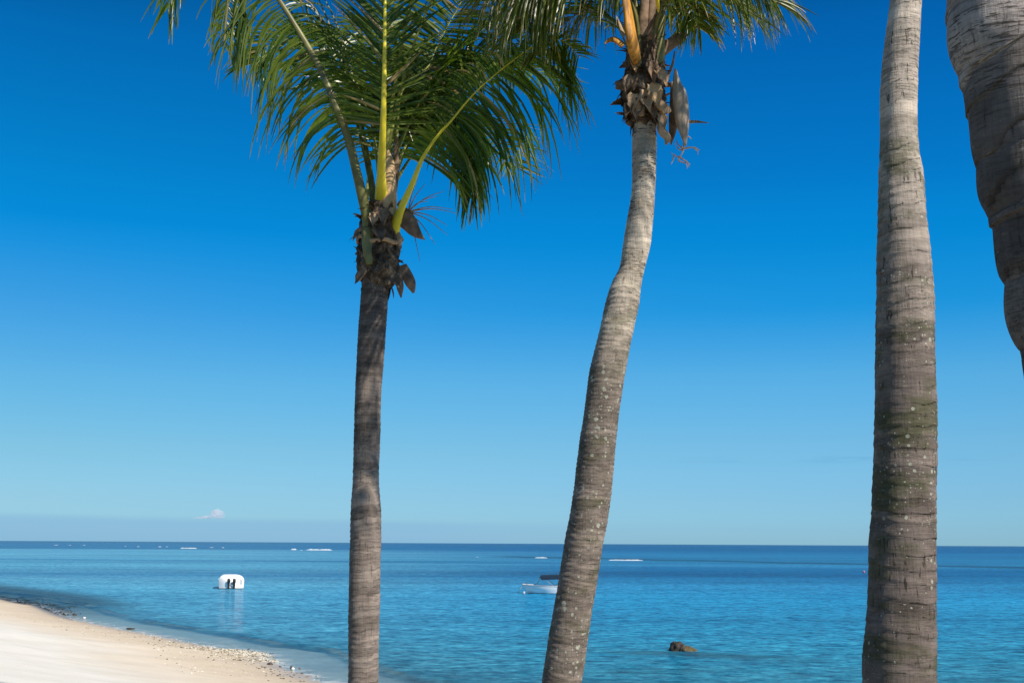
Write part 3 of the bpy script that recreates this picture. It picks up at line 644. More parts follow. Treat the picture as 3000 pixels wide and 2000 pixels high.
p2 = empty('coconut_palm', (b[0] - 0.15, Y2, g)); tag(p2, 'leaning crooked pale palm right of centre with a grey spathe hanging from its crown', 'palm tree', GROUP)
M['bark2'] = bark('bark_pale_spotted', (.23, .185, .155), (.54, .455, .365), 5.3, 7.1, ringc=.45, moss=0.5, lichen=1.0, lsize=.85, dashes=0.85, seed=4.0, crease=0.45)
trunk('trunk', M['bark2'], rows, p2, ring=0.042, amp=0.036, seed=8, nseg=48)
m = MB(); fp = [(1890, 362, 0), (1886, 335, 0), (1884, 290, 0), (1884, 240, 0), (1886, 190, 0), (1890, 150, 0), (1892, 100, 0)]; fr_ = [0.112, 0.165, 0.185, 0.175, 0.15, 0.15, 0.10]
fp3 = pxpath(Y2, fp); lumpy(m, fp3, fr_, amp=0.17, f=9, seed=5); rg = random.Random(9); rags(m, lambda t_: (fp3[int(t_ * 5.99)].lerp(fp3[int(t_ * 5.99) + 1], (t_ * 5.99) % 1), fr_[int(t_ * 5.99)]), 170, rg, 0.05, 0.17, 0.09, 1.2, 0.5); m.build('fibre_sheath', M['fibre'], p2, smooth=False)
# big leaf bases
spathe(p2, pxpath(Y2 - .42, [(1866, 178, 0.2), (1852, 125, 0), (1843, 60, 0), (1834, 0, 0), (1822, -80, 0)]), [0.055, 0.07, 0.062, 0.048, 0.03], M['orange'], 0.5, 'leaf_base')
spathe(p2, pxpath(Y2 - .1, [(1826, 135, 0), (1805, 118, 0), (1786, 118, 0), (1771, 130, 0)]), [0.03, 0.03, 0.022, 0.004], M['orange'], 0.4, 'leaf_stub')
spathe(p2, pxpath(Y2 - .1, [(1828, 105, 0), (1818, 80, 0), (1808, 50, 0)]), [0.016, 0.014, 0.003], M['straw'], 0.4, 'leaf_stub')
spathe(p2, pxpath(Y2 - .05, [(1925, 165, 0), (1950, 140, 0), (1985, 115, 0), (2008, 100, 0)]), [0.05, 0.055, 0.05, 0.035], M['brown'], 0.6, 'leaf_stub')
spathe(p2, pxpath(Y2 - .1, [(1803, 250, 0), (1825, 250, 0), (1855, 255, 0)]), [0.04, 0.05, 0.05], M['brown'], 0.5, 'leaf_stub')
spathe(p2, pxpath(Y2 - .2, [(1900, 272, 0), (1925, 295, 0), (1950, 318, 0), (1962, 330, 0)]), [0.008, 0.03, 0.042, 0.02], M['tan'], 0.35, 'leaf_stub')
spathe(p2, pxpath(Y2 - .2, [(1868, 290, 0), (1874, 315, 0), (1880, 340, 0)]), [0.035, 0.045, 0.02], M['tan'], 0.4, 'leaf_stub')
spathe(p2, pxpath(Y2 - .15, [(1930, 362, 0), (1940, 385, 0), (1955, 405, 0), (1950, 425, 0)]), [0.02, 0.04, 0.035, 0.006], M['tan'], 0.4, 'leaf_stub')
for px_, w_, mt in ((1884, .055, 'brown'), (1908, .05, 'brown'), (1935, .042, 'olive')):
    spathe(p2, pxpath(Y2 - .1, [(px_ - 3, 190, 0), (px_, 110, 0), (px_ + 5, 20, 0), (px_ + 10, -90, 0)]), [w_ * 1.1, w_, w_ * .8, w_ * .6], M[mt], 0.6, 'leaf_base')
spathe(p2, pxpath(Y2 - .45, [(1928, 35, .2), (1926, 10, 0), (1924, -40, 0), (1920, -120, 0)]), [.012, .026, .026, .02], M['yellow'], 0.5, 'leaf_base')
def flap(parent, px, py, Y, ang, L, W, mat, seed):
    rnd = random.Random(seed); p = at(px, py, Y); d = Vector((math.sin(R(ang)), -.25, -math.cos(R(ang)))).normalized(); wv = d.cross(Vector((0, -1, .3))).normalized(); rws = []
    for j in range(9):
        f = j / 8; ww = W * (.55 + .6 * math.sin(math.pi * min(1, f * 1.1)) ) * (1 - f ** 3) * .5 * rnd.uniform(.8, 1.15) + .002; nv = d.cross(wv).normalized(); cu = .35 + .5 * f
        rws.append([p + wv * ww - nv * ww * cu, p + wv * ww * .5 + nv * ww * .1, p + nv * ww * .25, p - wv * ww * .5 + nv * ww * .1, p - wv * ww * .9 - nv * ww * cu])
        rws[-1] += [q + nv * -.006 for q in rws[-1][::-1]]
        d = (d + Vector((rnd.uniform(-.12, .12), rnd.uniform(-.15, .1), -.10))).normalized(); wv = (Matrix.Rotation(rnd.uniform(-.2, .25), 3, d) @ wv); wv = (wv - d * wv.dot(d)).normalized(); p = p + d * L / 8
    m = MB(); m.grid(rws, True); m.build('dry_flap', mat, parent)
for k_, (a_, b_, an, L_, W_, mt) in enumerate([(1862, 165, -10, .16, .09, 'sheath'), (1908, 180, 10, .22, .10, 'brown'), (1925, 205, 25, .2, .10, 'tan'), (1856, 225, -30, .18, .12, 'brown'), (1905, 245, 35, .26, .13, 'sheath'),
        (1858, 275, -15, .2, .11, 'tan'), (1886, 262, 8, .24, .12, 'tan'), (1918, 295, 40, .2, .11, 'tan'), (1846, 300, -25, .18, .08, 'brown'), (1868, 300, -5, .2, .10, 'brown'), (1932, 330, 20, .2, .08, 'tan'), (1900, 300, 15, .18, .10, 'brown')]):
    flap(p2, a_, b_, Y2 - .19, an, L_, W_, M[mt], k_)
# hanging spathes
spathe(p2, pxpath(Y2 - .15, [(1978, 202, 0), (1982, 240, 0), (1990, 275, 0), (1996, 320, 0), (2000, 360, 0), (2004, 395, 0), (2009, 428, 0)]), [0.010, 0.034, 0.064, 0.066, 0.058, 0.034, 0.006], M['spathe'], 0.5, nrm=(0, -1, 0))
spathe(p2, pxpath(Y2 - .05, [(1968, 240, 0), (1972, 300, 0), (1974, 350, 0), (1970, 390, 0), (1966, 425, 0)]), [0.010, 0.03, 0.045, 0.03, 0.004], M['brown'], 0.5, nrm=(0, -1, 0))
spathe(p2, pxpath(Y2, [(1948, 255, 0), (1958, 220, 0), (1970, 190, 0), (1977, 150, 0)]), [0.02, 0.014, 0.012, 0.006], M['brown'], 0.5, 'leaf_stub')
spathe(p2, pxpath(Y2 - .05, [(2020, 357, 0), (2045, 357, 0), (2078, 361, 0)]), [0.016, 0.012, 0.002], M['brown'], 0.4, 'leaf_stub')
tw = [pxpath(Y2 - .1, q) for q in (
    [(2004, 405, 0), (2002, 440, 0), (1990, 460, 0), (1972, 452, 0), (1965, 446, 0)], [(2002, 436, 0), (2030, 432, 0), (2050, 440, 0)], [(2034, 433, 0), (2045, 445, .1), (2044, 454, .1)],
    [(1990, 459, 0), (2008, 472, 0), (2022, 482, 0)], [(1988, 459, 0), (1990, 472, .05), (2010, 480, 0), (2014, 495, 0)], [(2008, 471, 0), (2016, 480, 0), (2018, 490, 0)], [(2002, 436, 0), (1988, 425, 0), (1980, 408, 0)],
    [(2001, 440, 0), (1986, 436, .1), (1976, 418, .1)], [(1976, 453, 0), (1972, 468, 0), (1966, 482, 0)], [(2004, 408, 0), (2016, 400, 0), (2026, 408, 0)])]
twigs(p2, None, tw, M['straw'], r=0.009)
FR2 = [
 ([(1878, 200, -.1), (1872, 110, -.15), (1850, 10, -.25), (1780, -80, -.35), (1680, -115, -.4), (1580, -105, -.4), (1500, -70, -.4), (1430, -30, -.4)], dict(Lmax=1.1, start=.34, n=105, a0=75, a1=42, droop=1.35, face=(.4, -.6, 1), seed=51, lift=-.1, wid=.027)),
 ([(1876, 190, .0), (1862, 70, .1), (1820, -30, .2), (1740, -70, .3), (1650, -50, .3), (1580, 20, .3), (1540, 90, .3)], dict(Lmax=.95, start=.3, n=100, a0=75, a1=42, droop=1.4, face=(.4, -.3, 1), seed=52, wid=.027)),
 ([(1900, 200, -.05), (1915, 100, -.1), (1950, 0, -.2), (2030, -75, -.3), (2130, -85, -.3), (2210, -50, -.3), (2275, 10, -.3)], dict(Lmax=.9, start=.3, n=90, a0=75, a1=38, droop=1.5, face=(-.4, -.6, 1), seed=53, gap=.12, wid=.026)),
 ([(1905, 190, .05), (1925, 60, .15), (1980, -40, .25), (2060, -70, .3), (2130, -30, .3), (2190, 40, .3)], dict(Lmax=.85, start=.3, n=80, a0=75, a1=38, droop=1.6, face=(-.4, -.3, 1), seed=54, gap=.15, wid=.026)),
 ([(1905, 170, .05), (1918, 60, .1), (1945, -20, .15), (1990, -20, .1), (2030, 40, 0), (2052, 90, 0)], dict(Lmax=.5, start=.45, n=46, a0=70, a1=30, droop=2.0, face=(-.4, -.3, 1), seed=57, gap=.15, wid=.026)),
 ([(1872, 200, .1), (1840, 110, .3), (1780, 50, .5), (1700, 40, .6), (1640, 90, .7), (1600, 150, .7)], dict(Lmax=.75, start=.3, n=70, a0=78, a1=40, droop=1.5, face=(.4, -.3, 1), seed=55, gap=.15, wid=.027)),
]
for path, kw in FR2: make_frond(p2, pxpath(Y2, path), M['leaf_olive'], M['olive'], w0=.09, **kw)
cb = at(1890, 170, Y2)
for i, (azd, e0, e1, L) in enumerate([(0, 84, 20, 3.4), (335, 80, -5, 3.0), (40, 80, 0, 3.4), (20, 70, -30, 3.0), (80, 84, 10, 3.2)]):
    make_frond(p2, arch(cb, azd, e0, e1, L), M['leaf_olive'], M['olive'], Lmax=0.9, start=0.3, n=64, droop=0.9, a0=78, a1=40,
               face=(-math.sin(R(azd)) * .8, -math.cos(R(azd)) * .8, 1.0), w0=.09, seed=60 + i)

for k_, (a_, b_, an, L_, W_, mt) in enumerate(FLAPS1): flap(p1, a_, b_, Y1 - .20, an, L_, W_, M[mt], 40 + k_)
# ---- straight thick palm at the right
Y3 = 5.8
r3 = [(2066, 160, 1568), (2067, 158, 1500), (2071, 150, 1400), (2072, 148, 1260), (2075, 144, 1200), (2078, 142, 1100), (2079.5, 141, 1000), (2080, 138, 900), (2079, 134, 800), (2079, 132, 700), (2076, 124, 600), (2072.5, 111, 500), (2069, 102, 400), (2066, 92, 360), (2064, 86, 300), (2065, 86, 200), (2071.5, 81, 100), (2081, 74, 0), (2094, 72, -120), (2110, 70, -260), (2125, 68, -420)]
rows = [row(c * K, y * K, wd * K, Y3) for c, wd, y in r3]
b = rows[0]; g = gz(b[0], Y3); t_ = rows[-1]; rows = [(b[0] - 0.02, Y3, g - 0.15, 0.30), (b[0] - 0.01, Y3, g + 0.25, 0.215), (b[0], Y3, g + 0.6, 0.185)] + rows + [(t_[0] + .1, Y3 + .1, t_[2] + 1.0, .10), (t_[0] + .15, Y3 + .2, t_[2] + 1.9, .09)]
p3 = empty('coconut_palm', (b[0], Y3, g)); tag(p3, 'thick upright grey palm trunk near the right edge, with moss bands and white lichen', 'palm tree', GROUP)
M['bark3'] = bark('bark_mossy_grey', (.20, .16, .14), (.56, .475, .40), 5.2, 7.0, ringc=.4, moss=0.75, lichen=0.3, dashes=0.35, lsize=.42, finec=.6, cracks=.8, seed=7.0, crease=0.5)
trunk('trunk', M['bark3'], rows, p3, ring=0.062, amp=0.026, seed=14, nseg=64, dv=0.008, wob=.004)
cb = Vector(rows[-1][:3])
for i, (azd, e0, e1, L) in enumerate([(0, 70, -30, 3.6), (50, 60, -40, 3.6), (310, 60, -40, 3.4), (260, 40, -60, 3.4), (20, 40, -60, 3.2), (340, 84, 20, 3.2)]):
    make_frond(p3, arch(cb, azd, e0, e1, L), M['leaf'], M['greenstalk'], Lmax=0.9, start=0.22, n=56, droop=0.9, face=(-math.sin(R(azd)), -math.cos(R(azd)), 1.0), w0=.07, seed=80 + i)

# ---- nearest palm, leaning in from the right edge
Y4 = 3.7
L4 = [(2762, 0), (2762, 105), (2794, 168), (2815, 267), (2836, 400), (2850, 449), (2855, 533), (2878, 582), (2899, 645), (2916, 744), (2939, 807), (2941, 905), (2969, 961), (2987, 1024), (3000, 1087)]
rows = [row(lx + 182, py, 350, Y4, .97) for lx, py in [(3165, 1700), (3085, 1400)] + L4[::-1] + [(2745, -120), (2715, -300), (2690, -500)]]
b = rows[0]; g = gz(b[0] + .3, Y4); t_ = rows[-1]
rows = [(b[0] + .32, Y4, g - .2, .34), (b[0] + .24, Y4, g + .2, .25), (b[0] + .12, Y4, g + .7, .205)] + rows + [(t_[0] - .15, Y4, t_[2] + .8, .17), (t_[0] - .25, Y4 + .05, t_[2] + 1.8, .15), (t_[0] - .3, Y4 + .1, t_[2] + 2.8, .13)]
p4 = empty('coconut_palm', (b[0] + .3, Y4, g)); tag(p4, 'nearest palm, broad dark shaded trunk slanting across the upper right corner', 'palm tree', GROUP)
M['bark4'] = bark('bark_rough_shaded', (.12, .103, .097), (.34, .295, .275), 5.3, 6.2, ringc=.9, moss=0.1, lichen=-0.2, dashes=0.8, seed=11.0, cracks=.6, crease=0.7)  # crown shade and the lit upper patch are painted into these tones
trunk('trunk', M['bark4'], rows, p4, ring=0.15, amp=0.04, seed=21, nseg=96, dv=0.007, wob=.007)
cb = Vector(rows[-1][:3])
for i, (azd, e0, e1, L) in enumerate([(130, 30, -50, 3.6), (160, 50, -35, 3.6), (200, 40, -40, 3.4), (230, 55, -35, 3.4), (145, 70, -10, 3.6), (115, 15, -55, 3.0)]):
    make_frond(p4, arch(cb, azd, e0, e1, L), M['leaf'], M['greenstalk'], Lmax=0.95, start=0.18, n=64, droop=0.7, face=(-math.sin(R(azd)), -math.cos(R(azd)), 1.0), w0=.07, wid=.045, seed=90 + i)

# ------------------------------------------------------------------ boats
M['gel'] = simple('white_gelcoat', (0.86, 0.85, 0.82), 0.25, 2, 0.03, 0.02)
M['antifoul'] = simple('dark_antifouling', (0.05, 0.045, 0.04), 0.6, 6, 0.3)
M['navy'] = simple('navy_canvas', (0.008, 0.026, 0.05), 0.8, 10, 0.15, 0.3)
M['black'] = simple('black_cowling', (0.02, 0.02, 0.022), 0.35, 6, 0.2)
M['steel'] = simple('stainless_tube', (0.55, 0.56, 0.58), 0.3, 6, 0.1, Metallic=0.9)
M['smoke'] = simple('smoked_screen', (0.05, 0.07, 0.09), 0.12, 4, 0.1)
M['greyv'] = simple('grey_vinyl', (0.55, 0.54, 0.52), 0.6, 8, 0.1)
M['rope'] = simple('mooring_rope', (0.35, 0.33, 0.28), 0.9, 40, 0.3)
M['redbuoy'] = simple('red_plastic', (0.50, 0.16, 0.17), 0.4, 6, 0.15)

def hull(L, B, H, draft, transom_w=0.92, sheer=0.18, full=0.35, n=26, mb_top=None):
    """hull along +x: stern at x=0, bow at x=L; returns (upper, lower, deck) builders. local coordinates, waterline z=0"""
    up, lo, dk, rub = MB(), MB(), MB(), MB(); ru, rl, rd, rr = [], [], [], []
    for i in range(n):
        f = i / (n - 1); x = L * f
        hb = B / 2 * (transom_w + (1 - transom_w) * math.sin(min(1, f / 0.4) * math.pi / 2)) * max(0.015, (1 - max(0, (f - 0.45) / 0.55) ** 2.3))
        wl = hb * (0.95 - 0.55 * max(0, (f - .4) / .6) ** 1.5); h = H * (1 + sheer * f ** 2 * 2)
        xs_ = x; xw = x - L * 0.085 * max(0, (f - .5) / .5) ** 2
        row_ = []
        for side in (1,):
            pass
        sec = [(xs_, -hb, h), (xs_ - .0, -hb * 1.0, h * .82), ((xs_ + xw) / 2, -(hb * .6 + wl * .4), h * .45), (xw, -wl, 0.05)]
        ru.append([Vector(p) for p in sec]); rl.append([Vector((xw, -wl, .05)), Vector((xw, -wl * .97, -.02)), Vector((xw - .05, -wl * .6, -draft * .5)), Vector((xw - .1, 0, -draft * (1 - .5 * max(0, (f - .6) / .4))))])
        rd.append([Vector((xs_, -hb, h)), Vector((xs_, -hb * .5, h + .05 * (1 - f) + .03)), Vector((xs_, 0, h + .08)), Vector((xs_, hb * .5, h + .05 * (1 - f) + .03)), Vector((xs_, hb, h))])
        rr.append((xs_, hb, h))
    mir = lambda rows_: [[Vector((p.x, -p.y, p.z)) for p in r] for r in rows_]
    for mb, rws in ((up, ru), (lo, rl)):
        mb.grid(rws); mb.grid([r[::-1] for r in mir(rws)])
    # transom
    a = ru[0] + [Vector((rl[0][-1].x, 0, -draft))] + mir(ru)[0][::-1]
    up.quad(*a[:4], *[Vector((p.x, p.y, p.z)) for p in a[5:]])
    lo.quad(*rl[0], *mir(rl)[0][::-1][1:])
    dk.grid(rd)
    for s_ in (-1, 1): rub.tube([Vector((x, s_ * y, z)) for x, y, z in rr], 0.035, 6)
    return up, lo, dk, rub
def place(mb, org, yaw, s=1.0):
    Mx = Matrix.Rotation(yaw, 3, 'Z'); mb.v = [tuple(Vector(org) + Mx @ (Vector(p) * s)) for p in mb.v]; return mb

# boat showing its stern
o = sea(677, 1724.0); org = Vector((o.x, o.y, 0)); yaw = math.atan2(org.y, org.x) + R(2)
Bw = 72 / FPX * org.length
bt = empty('speedboat', org); tag(bt, 'white rounded motorboat moored stern-on with two black outboard engines', 'boat', 'moored white boats')
up, lo, dk, rub = hull(7.0, Bw, 0.82, 0.35, transom_w=0.97, sheer=.12)
# rounded stern shell: cross section like the photo, rounded upper corners
sh_ = MB(); rws = []
for i in range(16):
    f = i / 15; x = 0.0 + 4.6 * f; hw = Bw / 2 * (1.0 - 0.25 * f ** 2); ht = (1.34 if f < .75 else 1.34 - 0.5 * ((f - .75) / .25) ** 2); r = []
    for j in range(25):
        a = math.pi * j / 24; cx = math.copysign(abs(math.cos(a)) ** 0.42, math.cos(a)); sz = abs(math.sin(a)) ** 0.55
        yy = cx * hw * (0.93 + .07 * min(1, sz * 1.6)); r.append(Vector((x - 0.06 + .10 * sz * sz, yy, 0.06 + sz * (ht - 0.06))))
    rws.append(r)
sh_.grid(rws); sh_.f.append(tuple(range(0, 25)))
place(sh_, org, yaw).build('hull', M['gel'], bt)
place(lo, org, yaw).build('keel', M['antifoul'], bt)
place(dk, org, yaw); d_ = MB(); d_.v = dk.v; d_.f = dk.f
u2, l2, k2, rb = hull(7.0, Bw * .98, 0.8, .35, transom_w=.97, sheer=.12); u2.v = [(p[0] + .25, p[1] * .97, p[2]) for p in u2.v]; k2.v = [(p[0] + .25, p[1] * .97, p[2]) for p in k2.v]; place(u2, org, yaw).build('bow', M['gel'], bt)
place(k2, org, yaw).build('deck', M['gel'], bt)
for yy in (0.26, -0.26):
    m = MB(); C, _ = spline([(-.30, yy, .98, .02), (-.32, yy, .95, .12), (-.34, yy, .82, .155), (-.33, yy, .66, .15), (-.30, yy, .56, .09)], 16)
    m.tube([Vector(c[:3]) for c in C], [c[3] for c in C], 14); ob_ = place(m, org, yaw).build('outboard_engine', M['black'], bt)
    m = MB(); C, _ = spline([(-.30, yy, .58, .085), (-.29, yy, .35, .07), (-.28, yy, .1, .065), (-.27, yy, -.35, .05)], 12)
    m.tube([Vector(c[:3]) for c in C], [c[3] for c in C], 10, True, 1.5); m.box(Vector((-.14, yy, .42)), (.3, .16, .30)); m.box(Vector((-.30, yy, -.12)), (.28, .2, .02))
    m2 = place(m, org, yaw); m2.build('engine_leg', M['black'], ob_)
m = MB(); m.box(Vector((-.3, 0, .34)), (.04, .5, .035)); place(m, org, yaw).build('tie_bar', M['steel'], bt)
m = MB(); m.tube([(-.02, -.86, .35), (-.05, -.86, .6), (-.02, -.84, .95)], .02, 6); m.tube([(-.02, -.98, .35), (-.05, -.98, .6), (-.02, -.96, .95)], .02, 6)
for z in (.4, .6, .8): m.tube([(-.04, -.86, z), (-.04, -.98, z)], .018, 6)
place(m, org, yaw).build('ladder', M['steel'], bt)
m = MB(); m.tube([(6.9, 0, .95), (8.2, .1, .4), (9.6, .2, -.1)], .02, 5); place(m, org, yaw).build('mooring_rope', M['rope'], bt)

# boat lying side-on, bow to the left
o = sea(1553, 1737.5); org = Vector((o.x, o.y, 0)); Lb = 5.7
bo = empty('motorboat', org + Vector((Lb * .92, 0, 0))); tag(bo, 'white open motorboat side-on with dark blue canopy, half hidden behind the leaning palm trunk', 'boat', 'moored white boats')
yaw = math.pi - R(4); so = org + Vector((Lb * .95, .2, 0)); wp = lambda mb: place(mb, so, yaw)
up, lo, dk, rub = hull(6.15, 2.2, 0.62, 0.35, transom_w=.9, sheer=.13)
wp(up).build('hull', M['gel'], bo); wp(lo).build('keel', M['antifoul'], bo); wp(dk).build('deck', M['gel'], bo); wp(rub).build('rub_rail', M['greyv'], bo)
m = MB(); rws = []
for i in range(9):
    f = i / 8; x = 1.2 + 3.25 * f
    rws.append([Vector((x, y, 1.52 + .13 * math.sin(math.pi * (y + 1) / 2) + .06 * math.sin(math.pi * f) + (.0 if i else 0))) for y in np.linspace(-1, 1, 9)])
rb_ = [[p - Vector((.25 if i == 8 else 0, 0, .22 if (i == 8) else .05)) for p in r] for i, r in enumerate(rws)]
m.grid(rws); m.grid([r[::-1] for r in rb_])
for sgn in (0, -1):
    m.grid([[r[sgn] for r in rws], [r[sgn] - Vector((0, 0, .30)) + Vector((-.12 if k > 6 else 0, 0, 0)) for k, r in enumerate(rws)]])
m.grid([rws[-1], [p + Vector((.14, 0, -.34)) for p in rws[-1]]]); m.grid([rws[0], [p + Vector((-.1, 0, -.30)) for p in rws[0]]])
can = wp(m).build('canopy', M['navy'], bo)
m = MB()
for s_ in (-.98, .98):
    for a_, b_ in (((3.0, s_, .62), (4.4, s_, 1.5)), ((3.3, s_, .62), (1.5, s_, 1.5)), ((4.95, s_ * .8, .7), (4.45, s_, 1.35)), ((1.2, s_, .62), (1.3, s_, 1.5))):
        m = MB(); m.tube([a_, b_], .018, 6); wp(m).build('canopy_pole', M['steel'], bo)
m = MB(); m.box(Vector((2.4, 0, .85)), (.7, .7, .5)); wp(m).build('console', M['gel'], bo, smooth=False)
m = MB(); m.grid([[Vector((2.7 + .05, y, 1.05)) for y in (-.33, 0, .33)], [Vector((2.6, y, 1.32)) for y in (-.3, 0, .3)]]); wp(m).build('windscreen', M['smoke'], bo)
m = MB(); m.box(Vector((1.3, 0, .78)), (.5, 1.4, .3)); wp(m).build('seat', M['greyv'], bo, smooth=False)
m = MB(); C, _ = spline([(-.30, 0, 1.02, .03), (-.32, 0, .95, .16), (-.34, 0, .8, .19), (-.30, 0, .56, .1), (-.28, 0, .1, .07), (-.27, 0, -.35, .05)], 18); m.tube([Vector(c[:3]) for c in C], [c[3] for c in C], 12); wp(m).build('outboard_engine', M['black'], bo)
m = MB(); m.tube([(5.5, .95, .75), (6.0, .3, .95), (6.05, 0, .98), (6.0, -.3, .95), (5.5, -.95 + .2, .75)], .015, 6); wp(m).build('bow_rail', M['steel'], bo)
m = MB(); m.tube([(6.1, 0, .72), (6.35, 0, .35), (6.55, .05, -.05)], .02, 5); wp(m).build('mooring_rope', M['rope'], bo)
fb = sea(1535, 1737); m = MB(); C, _ = spline([(fb.x, fb.y, -.12, .01), (fb.x, fb.y, -.05, .1), (fb.x, fb.y, .05, .12), (fb.x, fb.y, .14, .08), (fb.x, fb.y, .2, .02)], 12); m.tube([Vector(c[:3]) for c in C], [c[3] for c in C], 12)
tag(m.build('mooring_buoy', M['greyv'], loc=(fb.x, fb.y, 0)), 'small pale mooring float at the bow of the boat with the blue canopy', 'buoy')
fb = sea(2531, 1676); m = MB(); C, _ = spline([(fb.x, fb.y, -.15, .01), (fb.x, fb.y, -.08, .17), (fb.x, fb.y, .08, .21), (fb.x, fb.y, .22, .15), (fb.x, fb.y, .3, .04)], 14); m.tube([Vector(c[:3]) for c in C], [c[3] for c in C], 14)
by = m.build('buoy', M['redbuoy'], loc=(fb.x, fb.y, 0)); tag(by, 'tiny pink-red buoy far out beside the thick right trunk', 'buoy')
m = MB(); m.tube([(fb.x, fb.y, .28), (fb.x, fb.y, .38)], .03, 8); m.build('ring', M['steel'], by)

# ------------------------------------------------------------------ rock in the shallows
def rock_mat():
    m, t = new_mat('weedy_rock'); tc = t.n('ShaderNodeTexCoord'); ob = tc.outputs['Object']
    a = t.noise(ob, 6, 6, 0.7); sp = t.n('ShaderNodeSeparateXYZ', ins={0: ob})
    c = t.ramp(a, [(0.3, (.012, .01, .009)), (0.5, (.04, .03, .024)), (0.7, (.11, .08, .06))])
    ol = t.ramp(t.noise(ob, 9, 5, 0.7), [(0.3, (.04, .035, .015)), (0.55, (.13, .095, .03)), (0.75, (.34, .25, .12))])
    c = t.mix(t.mapr(t.math('ADD', sp.outputs[0], t.math('MULTIPLY', a, 0.5)), 0.15, 0.5), c, ol)
    p = principled(t, c, 0.75, a, 0.9, 0.05); finish(t, p.outputs[0]); return m
rp = sea(2000, 1905); m = MB()
def blob(m, c, r, seed, n=26, k=18, amp=.35):
    rows_ = []
    for i in range(k + 1):
        ph = math.pi * i / k; rr = []
        for j in range(n):
            th = 2 * math.pi * j / n; d = Vector((math.sin(ph) * math.cos(th), math.sin(ph) * math.sin(th), math.cos(ph)))
            s_ = 1 + amp * noise.fractal(d * 1.5 + Vector((seed, 0, 0)), .7, 2.1, 5)
            rr.append(Vector((c[0] + d.x * r[0] * s_, c[1] + d.y * r[1] * s_, c[2] + d.z * r[2] * s_)))
        rows_.append(rr)
    m.grid(rows_, True)
pm = 50.6 / FPX
C2 = [((-.28, 0, -.10), (.30, .4, .46), 6.3), ((-.10, 0, -.1), (.34, .4, .40), 4.1), ((.12, -.05, -.1), (.40, .4, .28), 5.1), ((.40, -.05, -.08), (.30, .3, .19), 8.2)]
m = MB()
for c, r, s_ in C2: blob(m, (rp.x + c[0], rp.y + c[1], c[2]), r, s_)
rk = m.build('rock', rock_mat(), loc=(rp.x, rp.y, 0)); tag(rk, 'brown rock with yellow weed breaking the surface between the leaning and the thick palm', 'rock')

# ------------------------------------------------------------------ rubble along the water's edge (uncountable)
def pebble_mat(name, stops):
    m, t = new_mat(name); A = t.n('ShaderNodeAttribute', attribute_name='rnd').outputs['Fac']
    c = t.ramp(A, stops); p = principled(t, c, 0.85); finish(t, p.outputs[0]); return m
def pebbles(name, mat, n, samp, smin, smax, kind='stuff', seed=1):
    rnd = random.Random(seed); V = []; F = []; AT = []
    k = 0
    for _ in range(n):
        x, y = samp(rnd); s = float(sdist(np.array([x]), np.array([y]))[0]); z = max(float(zsand(np.array([x]), np.array([y]), np.array([s]))[0]), -.06)
        r = smin + (smax - smin) * rnd.random() ** 2.5; b = len(V); v_ = rnd.random()
        for (dx, dy, dz) in ((0, 0, 1), (1, 0, .15), (.3, .9, .1), (-.8, .6, .2), (-.8, -.6, 0), (.3, -.9, .2), (0, 0, -.8)):
            V.append((x + dx * r * rnd.uniform(.7, 1.4), y + dy * r * rnd.uniform(.7, 1.3), z + dz * r * rnd.uniform(.35, .9))); AT.append(v_)
        for a_ in range(5): F.append((b, b + 1 + a_, b + 1 + (a_ + 1) % 5)); F.append((b + 6, b + 1 + (a_ + 1) % 5, b + 1 + a_))
    m = MB(); m.v = V; m.f = F; m.at = {'rnd': AT}; o = m.build(name, mat, smooth=False); tag(o, kind=kind); return o
def along(rnd, a0, a1, off0, off1):
    i = rnd.uniform(a0, a1); k_ = int(i); f = i - k_; p, q = sh[k_], sh[min(k_ + 1, len(sh) - 1)]
    x = p.x + (q.x - p.x) * f; y = p.y + (q.y - p.y) * f; o_ = rnd.uniform(off0, off1)
    return x - .85 * o_, y - .526 * o_
STP = [(0, (.05, .04, .03)), (.18, (.22, .17, .10)), (.4, (.5, .42, .3)), (.7, (.72, .66, .52)), (1, (.8, .78, .7))]
pm_ = pebble_mat('coral_bits', STP)
pebbles('coral_rubble', pm_, 2600, lambda r: along(r, 6.0 + 5 * r.random() ** .7, 12.2, -.4, 2.4 * r.random() + .3), .012, .06, seed=2)
o_ = pebbles('coral_rubble', pm_, 900, lambda r: along(r, 3.5, 15, -.8, 4.5), .012, .05, seed=3)
pebbles('beach_pebbles', pebble_mat('dark_bits', [(0, (.04, .03, .02)), (.7, (.12, .09, .06)), (1, (.3, .25, .17))]), 150, lambda r: along(r, 9.5, 14.9, -.8, 1.2), .02, .075, seed=4)
pebbles('weed_covered_stones', pebble_mat('weed_bits', [(0, (.015, .015, .012)), (.6, (.045, .042, .03)), (.85, (.07, .08, .025)), (1, (.16, .15, .08))]), 420, lambda r: along(r, 0.0, 3.0, -4.0 * r.random() ** 1.2, .1), .03, .10, seed=5)
